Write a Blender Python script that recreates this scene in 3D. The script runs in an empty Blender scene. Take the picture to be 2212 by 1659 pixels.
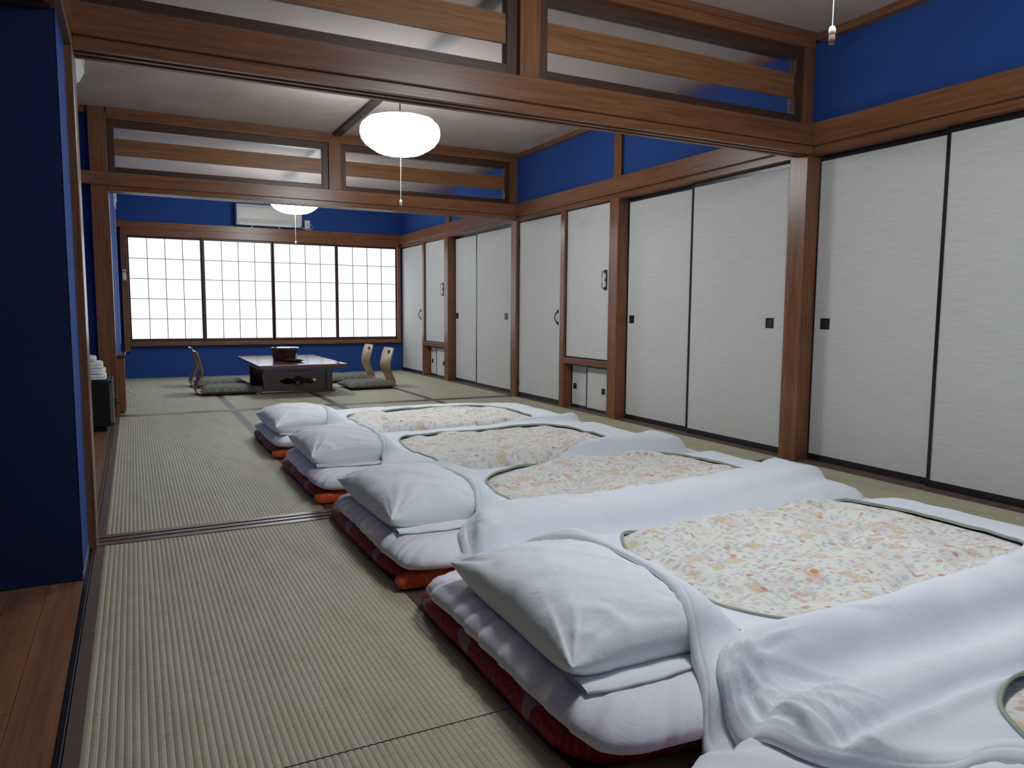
import bpy, math, random
import numpy as np
from mathutils import Vector, Matrix

random.seed(7)
rng = np.random.RandomState(7)
sc = bpy.context.scene
C = sc.collection
PI = math.pi

# ------------------------------------------------------------------ camera
cam_d = bpy.data.cameras.new('camera')
cam = bpy.data.objects.new('camera', cam_d)
C.objects.link(cam)
sc.camera = cam
cam_d.sensor_fit = 'HORIZONTAL'
cam_d.sensor_width = 36.0
cam_d.lens = 1600.0 / 2212.0 * 36.0
cam_d.clip_start = 0.02
_p, _y, _r = math.radians(5.64), math.radians(27.05), math.radians(0.38)
fw = Vector((math.sin(_y) * math.cos(_p), math.cos(_y) * math.cos(_p), -math.sin(_p)))
rt = Vector((math.cos(_y), -math.sin(_y), 0))
up = rt.cross(fw)
r2 = rt * math.cos(_r) + up * math.sin(_r)
u2 = -rt * math.sin(_r) + up * math.cos(_r)
M3 = Matrix((r2, u2, -fw)).transposed()
cam.matrix_world = Matrix.Translation((0, 0, 0.875)) @ M3.to_4x4()

# ------------------------------------------------------------------ world, exposure
w = bpy.data.worlds.new('world')
sc.world = w
w.use_nodes = True
w.node_tree.nodes['Background'].inputs[0].default_value = (0.55, 0.65, 0.8, 1)
w.node_tree.nodes['Background'].inputs[1].default_value = 0.5
sc.view_settings.view_transform = 'Standard'
sc.view_settings.look = 'None'
sc.view_settings.gamma = 1.0
sc.view_settings.use_curve_mapping = False
sc.view_settings.exposure = 0.0
LAMP_L = 31.0          # radiance of the lit lamp shades
LAMP_C = (0.87, 0.95, 1.0)
WIN_L = 1.4            # radiance of the daylit paper panes
WIN_C = (0.80, 0.90, 1.0)
sc.cycles.use_denoising = True
sc.cycles.max_bounces = 8
sc.cycles.diffuse_bounces = 5
sc.cycles.sample_clamp_indirect = 4.0
sc.cycles.use_adaptive_sampling = True

# ------------------------------------------------------------------ materials
class NT:
    def __init__(s, name):
        s.m = bpy.data.materials.new(name)
        s.m.use_nodes = True
        s.t = s.m.node_tree
        s.b = s.t.nodes['Principled BSDF']
        s.out = s.t.nodes['Material Output']
    def n(s, kind, **kw):
        o = s.t.nodes.new(kind)
        for k, v in kw.items():
            if hasattr(o, k) and not isinstance(v, tuple):
                setattr(o, k, v)
        return o
    def l(s, a, b):
        s.t.links.new(a, b)
    def coord(s, scale=(1, 1, 1), which='Object', rot=(0, 0, 0)):
        tc = s.n('ShaderNodeTexCoord')
        mp = s.n('ShaderNodeMapping')
        mp.inputs['Scale'].default_value = scale
        mp.inputs['Rotation'].default_value = rot
        s.l(tc.outputs[which], mp.inputs['Vector'])
        return mp.outputs[0]
    def noise(s, vec, scale, detail=3, rough=0.5, dist=0.0):
        o = s.n('ShaderNodeTexNoise')
        o.inputs['Scale'].default_value = scale
        o.inputs['Detail'].default_value = detail
        o.inputs['Roughness'].default_value = rough
        o.inputs['Distortion'].default_value = dist
        s.l(vec, o.inputs['Vector'])
        return o.outputs['Fac']
    def ramp(s, fac, stops):
        o = s.n('ShaderNodeValToRGB')
        e = o.color_ramp.elements
        while len(e) < len(stops):
            e.new(0.5)
        for el, (p, c) in zip(e, stops):
            el.position = p
            el.color = (c[0], c[1], c[2], 1)
        s.l(fac, o.inputs[0])
        return o.outputs[0]
    def mix(s, fac, a, b, mode='MIX'):
        o = s.n('ShaderNodeMix')
        o.data_type = 'RGBA'
        o.blend_type = mode
        for i, v in ((0, fac), (6, a), (7, b)):
            if isinstance(v, (int, float)):
                o.inputs[i].default_value = v
            elif isinstance(v, tuple):
                o.inputs[i].default_value = (v[0], v[1], v[2], 1)
            else:
                s.l(v, o.inputs[i])
        return o.outputs[2]
    def math(s, op, a, b=0.0, c=None):
        o = s.n('ShaderNodeMath')
        o.operation = op
        for i, v in enumerate((a, b, c)):
            if v is None:
                continue
            if isinstance(v, (int, float)):
                o.inputs[i].default_value = v
            else:
                s.l(v, o.inputs[i])
        return o.outputs[0]
    def bump(s, h, strength=0.3, dist=0.002):
        o = s.n('ShaderNodeBump')
        o.inputs['Strength'].default_value = strength
        o.inputs['Distance'].default_value = dist
        s.l(h, o.inputs['Height'])
        s.l(o.outputs[0], s.b.inputs['Normal'])
        return o
    def set(s, col=None, rough=None, spec=None, metal=None):
        if col is not None:
            if isinstance(col, tuple):
                s.b.inputs['Base Color'].default_value = (col[0], col[1], col[2], 1)
            else:
                s.l(col, s.b.inputs['Base Color'])
        if rough is not None:
            if isinstance(rough, (int, float)):
                s.b.inputs['Roughness'].default_value = rough
            else:
                s.l(rough, s.b.inputs['Roughness'])
        if spec is not None:
            s.b.inputs['Specular IOR Level'].default_value = spec
        if metal is not None:
            s.b.inputs['Metallic'].default_value = metal
        return s.m

def m_wood(name, axis, dark, light, rough=0.32, spec=0.45):
    t = NT(name)
    sc3 = {'X': (1.2, 26, 26), 'Y': (26, 1.2, 26), 'Z': (26, 26, 1.2)}[axis]
    g = t.noise(t.coord(sc3), 3.0, 4, 0.6, 0.6)
    big = t.noise(t.coord(tuple(v * 0.22 for v in sc3)), 2.0, 2)
    c = t.ramp(g, [(0.3, dark), (0.7, light)])
    c2 = t.ramp(big, [(0.3, (0.75, 0.72, 0.7)), (0.7, (1.12, 1.1, 1.08))])
    c = t.mix(1.0, c, c2, 'MULTIPLY')
    t.bump(g, 0.08, 0.001)
    return t.set(c, rough, spec)

WOOD = {a: m_wood('varnished_wood_' + a, a, (0.15, 0.060, 0.024), (0.28, 0.122, 0.052)) for a in 'XYZ'}
FRAMEW = {a: m_wood('dark_frame_wood_' + a, a, (0.055, 0.026, 0.016), (0.10, 0.047, 0.027), 0.4) for a in 'XYZ'}
BOARDW = m_wood('transom_board_wood', 'X', (0.19, 0.085, 0.03), (0.33, 0.155, 0.058), 0.4)
BATTEN = m_wood('ceiling_batten_wood', 'Y', (0.035, 0.022, 0.018), (0.07, 0.045, 0.035), 0.5)
PLANK = m_wood('plank_floor_wood', 'Y', (0.20, 0.095, 0.047), (0.34, 0.165, 0.085), 0.33)
ROSE = {a: m_wood('rosewood_' + a, a, (0.045, 0.014, 0.012), (0.10, 0.032, 0.024), 0.18, 0.9) for a in 'XYZ'}
PLY = m_wood('bent_plywood', 'Z', (0.36, 0.20, 0.10), (0.50, 0.30, 0.16), 0.28, 0.5)

def m_blue(name, a, b):
    t = NT(name)
    v = t.coord()
    n1 = t.noise(v, 260, 3, 0.6)
    n2 = t.noise(v, 1.4, 2)
    c = t.mix(t.math('MULTIPLY', n1, 0.6), a, b)
    c = t.mix(t.math('MULTIPLY', n2, 0.35), c, a)
    t.bump(n1, 0.35, 0.0015)
    return t.set(c, 0.85, 0.2)
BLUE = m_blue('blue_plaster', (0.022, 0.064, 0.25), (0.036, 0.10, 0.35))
BLUE_DARK = m_blue('blue_plaster_darker', (0.012, 0.022, 0.08), (0.018, 0.034, 0.12))  # darker copy of the blue plaster, for the walls along the planks

t = NT('ceiling_paper')
v = t.coord()
n1 = t.noise(v, 2.4, 4, 0.65, 0.5)
n2 = t.noise(v, 160, 2)
c = t.ramp(n1, [(0.3, (0.46, 0.36, 0.30)), (0.7, (0.58, 0.48, 0.43))])
t.bump(n2, 0.25, 0.001)
CEIL = t.set(c, 0.85, 0.15)

t = NT('fusuma_paper')
g = t.noise(t.coord((1, 2.2, 170)), 3.0, 3, 0.65, 0.25)
c = t.ramp(g, [(0.30, (0.56, 0.545, 0.51)), (0.50, (0.66, 0.645, 0.61)), (0.72, (0.73, 0.715, 0.68))])
t.bump(g, 0.3, 0.001)
FUSUMA = t.set(c, 0.8, 0.2)

t = NT('black_lacquer')
LACQ = t.set((0.012, 0.011, 0.014), 0.3, 0.5)
t = NT('dark_metal_pull')
PULLM = t.set((0.05, 0.05, 0.045), 0.45, 0.5, 0.6)
t = NT('chrome')
CHROME = t.set((0.6, 0.6, 0.62), 0.2, 0.5, 1.0)

t = NT('tatami_rush')
st = t.noise(t.coord((16, 300, 1)), 1.0, 2, 0.5)
bl = t.noise(t.coord((7, 1.6, 1)), 1.6, 4, 0.7)
c = t.ramp(bl, [(0.25, (0.36, 0.335, 0.205)), (0.5, (0.435, 0.405, 0.27)), (0.8, (0.47, 0.45, 0.315))])
c = t.mix(0.45, c, t.ramp(st, [(0.25, (0.55, 0.55, 0.5)), (0.75, (1.25, 1.22, 1.15))]), 'MULTIPLY')
t.bump(st, 0.35, 0.001)
TATAMI = t.set(c, 0.55, 0.35)
t = NT('tatami_edge_cloth')
n1 = t.noise(t.coord((1, 1, 1)), 400, 2)
c = t.ramp(n1, [(0.3, (0.085, 0.05, 0.042)), (0.7, (0.15, 0.095, 0.08))])
HERI = t.set(c, 0.5, 0.4)
t = NT('sill_wood')
g = t.noise(t.coord((1, 1, 1)), 30, 3)
c = t.ramp(g, [(0.3, (0.10, 0.058, 0.045)), (0.7, (0.19, 0.115, 0.09))])
SILL = t.set(c, 0.35, 0.5)

# bedding cloths
def m_cotton(name, col, a=0.35):
    t = NT(name)
    v = t.coord()
    wv = t.noise(v, 900, 1)
    cr = t.noise(t.coord((1, 1, 1), rot=(0, 0, 0.5)), 9, 5, 0.62, 1.6)
    cr2 = t.math('POWER', t.math('SUBTRACT', 1.0, t.math('ABSOLUTE', t.math('MULTIPLY_ADD', cr, 2.0, -1.0))), 5.0)
    h = t.math('ADD', t.math('MULTIPLY', cr2, 0.6), t.math('MULTIPLY', wv, 0.05))
    h = t.math('ADD', h, t.math('MULTIPLY', t.noise(v, 10, 2, 0.5, 1.0), 0.7))
    t.bump(h, a, 0.004)
    t.b.inputs['Sheen Weight'].default_value = 0.15
    return t.set(col, 0.85, 0.15)
COVER = m_cotton('white_cotton_cover', (0.85, 0.895, 0.95), 0.2)
PILLOWM = m_cotton('white_pillow_cotton', (0.88, 0.91, 0.925), 0.22)
MATTW = m_cotton('white_mattress_cotton', (0.86, 0.835, 0.91), 0.2)
TOWELM = m_cotton('towel_cloth', (0.78, 0.80, 0.80), 0.6)

t = NT('floral_quilt_cloth')
tc = t.coord((1, 1, 0.0))
nz = t.n('ShaderNodeTexNoise'); nz.inputs['Scale'].default_value = 26; nz.inputs['Detail'].default_value = 2
t.l(tc, nz.inputs['Vector'])
vm = t.n('ShaderNodeVectorMath'); vm.operation = 'MULTIPLY_ADD'
vm.inputs[1].default_value = (0.016, 0.016, 0)
t.l(nz.outputs['Color'], vm.inputs[0]); t.l(tc, vm.inputs[2])
P = vm.outputs[0]
def vor(scale, offs, stretch=(1, 1, 1), rot=0.0):
    mp = t.n('ShaderNodeMapping')
    mp.inputs['Location'].default_value = offs
    mp.inputs['Scale'].default_value = stretch
    mp.inputs['Rotation'].default_value = (0, 0, rot)
    t.l(P, mp.inputs['Vector'])
    o = t.n('ShaderNodeTexVoronoi'); o.voronoi_dimensions = '2D'
    o.inputs['Scale'].default_value = scale
    t.l(mp.outputs[0], o.inputs['Vector'])
    sp = t.n('ShaderNodeSeparateColor'); t.l(o.outputs['Color'], sp.inputs[0])
    return o.outputs['Distance'], sp.outputs[0], sp.outputs[1]
def blob(d, rad, soft):
    mr = t.n('ShaderNodeMapRange'); mr.inputs[1].default_value = rad; mr.inputs[2].default_value = rad - soft
    t.l(d, mr.inputs[0]); return mr.outputs[0]
def gate(x, th):
    return t.math('GREATER_THAN', x, th)
col = t.ramp(t.noise(tc, 7, 2), [(0.3, (0.80, 0.78, 0.71)), (0.7, (0.85, 0.84, 0.78))])
def leafset(col, s, off, st, rot, rad, th, colr, amt):
    d, r1, r2_ = vor(s, off, st, rot)
    return t.mix(t.math('MULTIPLY', t.math('MULTIPLY', blob(d, rad, 0.1), gate(r1, th)), amt), col, colr)
col = leafset(col, 20, (3.1, 1.2, 0), (1, 2.8, 1), 0.7, 0.26, 0.45, (0.42, 0.48, 0.44), 0.55)
col = leafset(col, 17, (1.1, 5.2, 0), (2.7, 1, 1), 0.3, 0.25, 0.5, (0.46, 0.50, 0.47), 0.5)
col = leafset(col, 22, (7.1, 2.2, 0), (1, 2.3, 1), -0.5, 0.24, 0.6, (0.64, 0.54, 0.38), 0.5)
d, r1, r2_ = vor(40, (4, 9, 0))
clus = t.noise(tc, 12, 1)
col = t.mix(t.math('MULTIPLY', t.math('MULTIPLY', blob(d, 0.36, 0.15), gate(clus, 0.52)), 0.6), col, (0.56, 0.50, 0.62))
d, r1, r2_ = vor(10.5, (2.3, 0.4, 0))
g1 = gate(r1, 0.6)
ring = t.math('MULTIPLY_ADD', t.math('SINE', t.math('MULTIPLY', d, 46.0)), 0.3, 0.6)
col = t.mix(t.math('MULTIPLY', t.math('MULTIPLY', blob(d, 0.30, 0.08), g1), ring), col, (0.72, 0.54, 0.30))
d, r1, r2_ = vor(25, (6.3, 3.4, 0))
clus2 = t.noise(t.coord((1, 1, 0.0)), 15, 1)
redc = t.mix(r2_, (0.58, 0.22, 0.17), (0.72, 0.46, 0.40))
col = t.mix(t.math('MULTIPLY', t.math('MULTIPLY', blob(d, 0.30, 0.1), gate(clus2, 0.56)), 0.8), col, redc)
d, r1, r2_ = vor(13, (9.3, 7.4, 0))
ring2 = t.math('MULTIPLY_ADD', t.math('SINE', t.math('MULTIPLY', d, 60.0)), 0.25, 0.35)
col = t.mix(t.math('MULTIPLY', t.math('MULTIPLY', blob(d, 0.30, 0.12), gate(r1, 0.72)), ring2), col, (0.74, 0.44, 0.38))
t.bump(t.noise(t.coord(), 30, 4, 0.6, 1.0), 0.25, 0.004)
t.b.inputs['Sheen Weight'].default_value = 0.1
FLORAL = t.set(col, 0.85, 0.15)

t = NT('sage_piping'); PIPING = t.set((0.36, 0.42, 0.33), 0.7, 0.3)

t = NT('crimson_futon_cloth')
tcx = t.coord()
d = t.n('ShaderNodeTexVoronoi'); d.inputs['Scale'].default_value = 7.0; t.l(tcx, d.inputs['Vector'])
ringf = t.math('MULTIPLY_ADD', t.math('SINE', t.math('MULTIPLY', d.outputs['Distance'], 60.0)), 0.5, 0.5)
base = t.mix(t.noise(tcx, 14, 3), (0.20, 0.006, 0.018), (0.40, 0.014, 0.022))
base = t.mix(t.math('MULTIPLY', t.math('POWER', ringf, 6.0), 0.35), base, (0.60, 0.14, 0.06))
wm = t.math('GREATER_THAN', t.noise(t.coord((1, 1, 1)), 13.0, 1), 0.64)
base = t.mix(t.math('MULTIPLY', wm, 0.8), base, (0.34, 0.28, 0.33))
t.bump(t.noise(tcx, 300, 1), 0.3, 0.001)
CRIMSON = t.set(base, 0.6, 0.3)
t = NT('orange_futon_satin')
ORANGE = t.set(t.mix(t.noise(t.coord(), 120, 2), (0.55, 0.06, 0.012), (0.75, 0.13, 0.03)), 0.45, 0.4)

t = NT('olive_cushion_cloth')
tcx = t.coord((1, 1, 0), rot=(0, 0, PI / 4))
ck = t.n('ShaderNodeTexBrick'); ck.offset = 0.0
ck.inputs['Scale'].default_value = 9.0; ck.inputs['Mortar Size'].default_value = 0.03
ck.inputs['Brick Width'].default_value = 0.5; ck.inputs['Row Height'].default_value = 0.5
ck.inputs['Color1'].default_value = (0.16, 0.16, 0.115, 1); ck.inputs['Color2'].default_value = (0.12, 0.125, 0.09, 1)
ck.inputs['Mortar'].default_value = (0.05, 0.052, 0.042, 1)
t.l(tcx, ck.inputs['Vector'])
OLIVE = t.set(ck.outputs['Color'], 0.7, 0.25)

t = NT('frosted_transom_glass')
t.set((0.92, 0.94, 0.97), 0.32, 0.5)
t.b.inputs['Transmission Weight'].default_value = 1.0
t.b.inputs['IOR'].default_value = 1.12
GLASS = t.m
t = NT('shoji_paper_daylit')
t.set((0.85, 0.88, 0.9), 0.8, 0.2)
t.b.inputs['Emission Color'].default_value = WIN_C + (1,)
t.b.inputs['Emission Strength'].default_value = WIN_L
PAPER = t.m
t = NT('lit_lamp_shade')
t.set((0.9, 0.9, 0.88), 0.5, 0.3)
t.b.inputs['Emission Color'].default_value = LAMP_C + (1,)
t.b.inputs['Emission Strength'].default_value = LAMP_L
SHADE = t.m
t = NT('white_plastic'); PLASTIC = t.set((0.72, 0.72, 0.70), 0.35, 0.4)
t = NT('ivory_plastic'); IVORY = t.set((0.58, 0.57, 0.52), 0.35, 0.4)
t = NT('violet_grey_duct'); DUCT = t.set((0.30, 0.33, 0.52), 0.6, 0.3)
t = NT('black_appliance'); BLACKM = t.set((0.010, 0.010, 0.009), 0.5, 0.3)
t = NT('lacquer_brown'); LACQB = t.set((0.055, 0.014, 0.014), 0.2, 0.5)
t = NT('lacquer_lid'); LIDM = t.set((0.10, 0.075, 0.07), 0.12, 0.8)
t = NT('white_cord'); CORDW = t.set((0.7, 0.7, 0.68), 0.6, 0.2)
t = NT('grey_base'); GREYB = t.set((0.22, 0.23, 0.27), 0.6, 0.3)
t = NT('dark_gap'); GAPM = t.set((0.006, 0.006, 0.006), 0.8, 0.1)
t = NT('tassel_tan'); TAN = t.set((0.42, 0.28, 0.19), 0.6, 0.2)
t = NT('steel_strip'); STRIPM = t.set((0.35, 0.36, 0.4), 0.3, 0.5, 0.7)

# ------------------------------------------------------------------ mesh helpers
class MB:
    def __init__(s): s.v = []; s.f = []; s.mi = []; s.sm = False
    def add(s, vs, fs, mi=0):
        o = len(s.v); s.v.extend([tuple(map(float, q)) for q in vs]); s.f.extend([tuple(i + o for i in f) for f in fs]); s.mi.extend([mi] * len(fs)); return s
    def box(s, x0, x1, y0, y1, z0, z1, mi=0):
        vs = [(x, y, z) for z in (z0, z1) for y in (y0, y1) for x in (x0, x1)]
        return s.add(vs, [(0, 2, 3, 1), (4, 5, 7, 6), (0, 1, 5, 4), (2, 6, 7, 3), (0, 4, 6, 2), (1, 3, 7, 5)], mi)
    def grid(s, P, closed_u=False, mi=0):
        # P: array (m, n, 3)
        m, n = P.shape[:2]
        fs = []
        for i in range(m - 1):
            for j in range(n if closed_u else n - 1):
                j2 = (j + 1) % n
                fs.append((i * n + j, i * n + j2, (i + 1) * n + j2, (i + 1) * n + j))
        return s.add(P.reshape(-1, 3), fs, mi)
    def cap(s, ring, mi=0, flip=False):
        f = list(range(len(ring)))
        if flip: f.reverse()
        return s.add(ring, [tuple(f)], mi)
    def lathe(s, prof, n=24, c=(0, 0, 0), lobes=0, amp=0.0, mi=0, caps=True):
        P = np.zeros((len(prof), n, 3))
        for i, (r, z) in enumerate(prof):
            for j in range(n):
                a = 2 * PI * j / n
                rr = r * (1 + amp * (abs(math.sin(a * lobes / 2)) - 0.6)) if lobes else r
                P[i, j] = (c[0] + rr * math.cos(a), c[1] + rr * math.sin(a), c[2] + z)
        s.grid(P, True, mi)
        if caps:
            if prof[0][0] > 1e-4: s.cap(P[0], mi, True)
            if prof[-1][0] > 1e-4: s.cap(P[-1], mi)
        return s
    def tube(s, pts, r, n=8, mi=0):
        pts = [Vector(p) for p in pts]
        P = np.zeros((len(pts), n, 3))
        for i, p in enumerate(pts):
            d = (pts[min(i + 1, len(pts) - 1)] - pts[max(i - 1, 0)]).normalized()
            a = d.cross(Vector((0, 0, 1)))
            if a.length < 1e-3: a = d.cross(Vector((1, 0, 0)))
            a.normalize(); b = d.cross(a)
            for j in range(n):
                q = p + a * (r * math.cos(2 * PI * j / n)) + b * (r * math.sin(2 * PI * j / n))
                P[i, j] = q
        s.grid(P, True, mi); s.cap(P[0], mi, True); s.cap(P[-1], mi)
        return s
    def mesh(s, name, mats, smooth=False):
        me = bpy.data.meshes.new(name)
        me.from_pydata(s.v, [], s.f)
        for m in (mats if isinstance(mats, (list, tuple)) else [mats]): me.materials.append(m)
        if any(s.mi): me.polygons.foreach_set('material_index', s.mi)
        if smooth: me.polygons.foreach_set('use_smooth', [True] * len(me.polygons))
        import bmesh
        bm = bmesh.new(); bm.from_mesh(me); bmesh.ops.recalc_face_normals(bm, faces=bm.faces); bm.to_mesh(me); bm.free()
        me.update()
        return me

def obj(name, mb, mats, parent=None, smooth=False, bevel=0.0, loc=(0, 0, 0)):
    me = mb if isinstance(mb, bpy.types.Mesh) else mb.mesh(name, mats, smooth)
    o = bpy.data.objects.new(name, me)
    C.objects.link(o)
    o.location = loc
    if parent is not None: o.parent = parent
    if bevel:
        b = o.modifiers.new('bevel', 'BEVEL'); b.width = bevel; b.segments = 2; b.limit_method = 'ANGLE'
    return o
def tag(o, label=None, cat=None, group=None, kind=None):
    if label: o['label'] = label
    if cat: o['category'] = cat
    if group: o['group'] = group
    if kind: o['kind'] = kind
    return o
def empty(name, loc=(0, 0, 0), rz=0.0):
    o = bpy.data.objects.new(name, None); C.objects.link(o)
    o.location = loc; o.rotation_euler = (0, 0, rz); o.empty_display_size = 0.1
    return o
def copy_tree(o, parent=None):
    c = o.copy(); C.objects.link(c); c.parent = parent
    for ch in list(o.children): copy_tree(ch, c)
    return c
def B(x0, x1, y0, y1, z0, z1): return MB().box(x0, x1, y0, y1, z0, z1)
def struct(name, mb, mats, label=None, cat=None, parent=None, bevel=0.0, smooth=False):
    o = obj(name, mb, mats, parent, smooth, bevel)
    if parent is None: tag(o, label, cat, None, 'structure')
    return o

# value noise
_lat = rng.rand(64, 64)
def vnoise(x, y):
    xi = np.floor(x).astype(int); yi = np.floor(y).astype(int)
    fx = x - xi; fy = y - yi
    fx = fx * fx * (3 - 2 * fx); fy = fy * fy * (3 - 2 * fy)
    a = _lat[xi % 64, yi % 64]; b = _lat[(xi + 1) % 64, yi % 64]
    c_ = _lat[xi % 64, (yi + 1) % 64]; d_ = _lat[(xi + 1) % 64, (yi + 1) % 64]
    return (a * (1 - fx) + b * fx) * (1 - fy) + (c_ * (1 - fx) + d_ * fx) * fy - 0.5
def fbm(x, y, o=3, g=0.5):
    s_ = 0; a = 1.0
    for k in range(o):
        s_ = s_ + a * vnoise(x * 2 ** k + 13.1 * k, y * 2 ** k + 7.7 * k); a *= g
    return s_
def ridge(x, y): return 1 - np.abs(2 * vnoise(x, y)) * 2

# ------------------------------------------------------------------ room constants
XL, XR = -0.156, 3.54      # left edge of the mats, plane of the sliding doors
YN, YA, YB, YF = -0.55, 3.13, 6.78, 10.40
ZC = 2.43

# floor: base slab, tatami mats with cloth edges, plank strip
floor = struct('floor', B(-1.6, 3.75, YN - 0.1, YF + 0.1, -0.08, -0.03), SILL, 'tatami floor of three linked rooms with a wooden plank strip', 'floor')
def ribbed(wd, ln):
    mb = MB(); n = max(8, int(round(wd / 0.0150))); pitch = wd / n
    xs, zs = [0.0], [-0.001]
    for i in range(n):
        x0 = i * pitch
        xs += [x0 + pitch * 0.16, x0 + pitch * 0.5, x0 + pitch * 0.84, x0 + pitch]
        zs += [-0.0001, 0.0006, -0.0001, -0.0012]
    zs[-1] = -0.001
    m = len(xs)
    P = np.zeros((2, m, 3))
    for k in (0, 1):
        P[k, :, 0] = xs; P[k, :, 1] = k * ln; P[k, :, 2] = zs
    mb.grid(P)
    mb.add([(0, 0, -0.03), (wd, 0, -0.03), (wd, ln, -0.03), (0, ln, -0.03)], [(0, 3, 2, 1)])
    mb.add([(0, 0, -0.03), (0, ln, -0.03), (0, ln, -0.001), (0, 0, -0.001)], [(0, 1, 2, 3)])
    mb.add([(wd, 0, -0.03), (wd, ln, -0.03), (wd, ln, -0.001), (wd, 0, -0.001)], [(3, 2, 1, 0)])
    for yy, fl in ((0, 0), (ln, 1)):
        mb.add([(0, yy, -0.03), (wd, yy, -0.03), (wd, yy, -0.001), (0, yy, -0.001)], [(0, 1, 2, 3)])
    return mb
HW = 0.03
rows = [(YN, 1.388), (1.392, 3.058), (3.202, 4.958), (4.962, 6.718), (6.842, 8.60), (8.604, YF - 0.004)]
cols = [XL, 0.752, 1.655, 2.60, 3.499]
for ri, (y0, y1) in enumerate(rows):
    for ci in range(4):
        x0, x1 = cols[ci] + 0.0008, cols[ci + 1] - 0.0008
        mat_e = empty('tatami_mat', (x0, y0, 0)); mat_e.parent = floor
        obj('rush_surface', ribbed(x1 - x0 - 2 * HW, y1 - y0), TATAMI, mat_e, loc=(HW, 0, 0))
        obj('edge_band', B(0, HW, 0, y1 - y0, -0.03, 0.0012), HERI, mat_e)
        obj('edge_band', B(x1 - x0 - HW, x1 - x0, 0, y1 - y0, -0.03, 0.0012), HERI, mat_e)
# plank strip on the left
px = -0.1705
k = 0
while px > -1.45:
    yb = YN + random.uniform(0.2, 1.2)
    segs = [YN]
    while yb < YB:
        segs.append(yb); yb += random.uniform(1.2, 1.9)
    segs.append(6.79)
    for a, b in zip(segs, segs[1:]):
        o = obj('floor_plank', B(px - 0.0985, px, a + 0.0008, b - 0.0008, -0.03, -0.002 + random.uniform(-0.0004, 0.0004)), PLANK, floor)
    px -= 0.1; k += 1
obj('black_threshold_strip', B(-0.1695, -0.1575, YN, 3.03, -0.03, 0.003), LACQ, floor)
obj('black_threshold_strip', B(-0.1695, -0.1575, 3.19, 6.71, -0.03, 0.003), SILL, floor)
obj('threshold_bead', B(-0.1600, -0.1580, YN, 3.03, 0.003, 0.0042), STRIPM, floor)

def trim(n, mb, mats, label, bevel=0.0):
    return struct('trim_%d' % n, mb, mats, label, 'trim', None, bevel)

# grooved sills across the room
def sill(n, y0, y1, label):
    mb = MB().box(XL, 3.47, y0, y1, -0.03, -0.003)
    wdt = y1 - y0
    for a, b in ((0, 0.26), (0.40, 0.60), (0.74, 1.0)):
        mb.box(XL, 3.47, y0 + a * wdt, y0 + b * wdt, -0.003, 0.003)
    trim(n, mb, SILL, label, 0.0008)
sill(1, 3.06, 3.20, 'grooved wooden floor sill crossing the tatami beside the beds')
sill(2, 6.72, 6.84, 'narrow wooden floor sill crossing the tatami before the low table')
trim(3, B(3.499, 3.62, YN, YF, -0.03, 0.006), SILL, 'wooden floor track under the papered doors', 0.001)

# ceiling
ce = struct('ceiling', B(-1.6, 3.75, YN - 0.1, YF + 0.1, ZC, ZC + 0.05), CEIL, 'beige papered ceiling', 'ceiling')
for y0, y1 in ((YN, 3.07), (3.18, 6.72), (6.83, YF)):
    obj('ceiling_batten', B(1.635, 1.70, y0 + 0.02, y1 - 0.02, ZC - 0.03, ZC), BATTEN, ce, bevel=0.001)

# right wall
wr = struct('wall_right', MB().box(3.52, 3.70, YN, YF + 0.05, 1.90, ZC).box(3.64, 3.70, YN, YF + 0.05, -0.03, 1.90), BLUE, 'long wall with a blue plaster band above the papered doors', 'wall')
trim(4, MB().box(3.455, 3.53, YN, YF, 1.816, 1.938), WOOD['Y'], 'long wooden rail under the blue plaster band of the door wall', 0.003)
trim(5, MB().box(3.485, 3.63, YN, YF, 1.772, 1.816), WOOD['Y'], 'wooden head track along the tops of the papered doors', 0.0015)
n_t = 6
def post_lbl(n, mb, label, ax='Z', bevel=0.003, m=None): return trim(n, mb, m or WOOD[ax], label, bevel)
post_lbl(6, B(3.468, 3.64, 3.095, 3.225, 0, 1.775), 'full-height wooden post right of the four big sliding doors pair, at the near grooved sill')
post_lbl(7, B(3.468, 3.64, 4.955, 5.075, 0, 1.775), 'wooden post between the middle sliding doors and the small cupboards')
post_lbl(8, B(3.478, 3.64, 5.79, 5.865, 0, 1.775), 'thin wooden post between the small cupboards and the tall hinged door')
post_lbl(9, B(3.468, 3.64, 6.72, 6.835, 0, 1.775), 'wooden post at the second sill, left of the tall hinged door')
post_lbl(10, B(3.468, 3.64, 8.55, 8.67, 0, 1.775), 'wooden post beside the far small cupboards')
post_lbl(11, B(3.478, 3.64, 9.42, 9.49, 0, 1.775), 'thin wooden post beside the farthest tall hinged door')
post_lbl(12, B(3.49, 3.53, 4.965, 5.065, 1.938, ZC - 0.03), 'short wooden stud in the blue band of the middle room')
post_lbl(13, B(3.49, 3.53, 8.56, 8.66, 1.938, ZC - 0.03), 'short wooden stud in the blue band of the window room')
for n, (y0, y1), w_ in ((14, (YN, 3.07), 'near'), (15, (3.19, 6.72), 'middle'), (16, (6.84, YF), 'window')):
    trim(n, MB().box(3.47, 3.53, y0, y1, ZC - 0.04, ZC), WOOD['Y'], 'ceiling moulding above the blue band in the %s room' % w_, 0.002)

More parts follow.
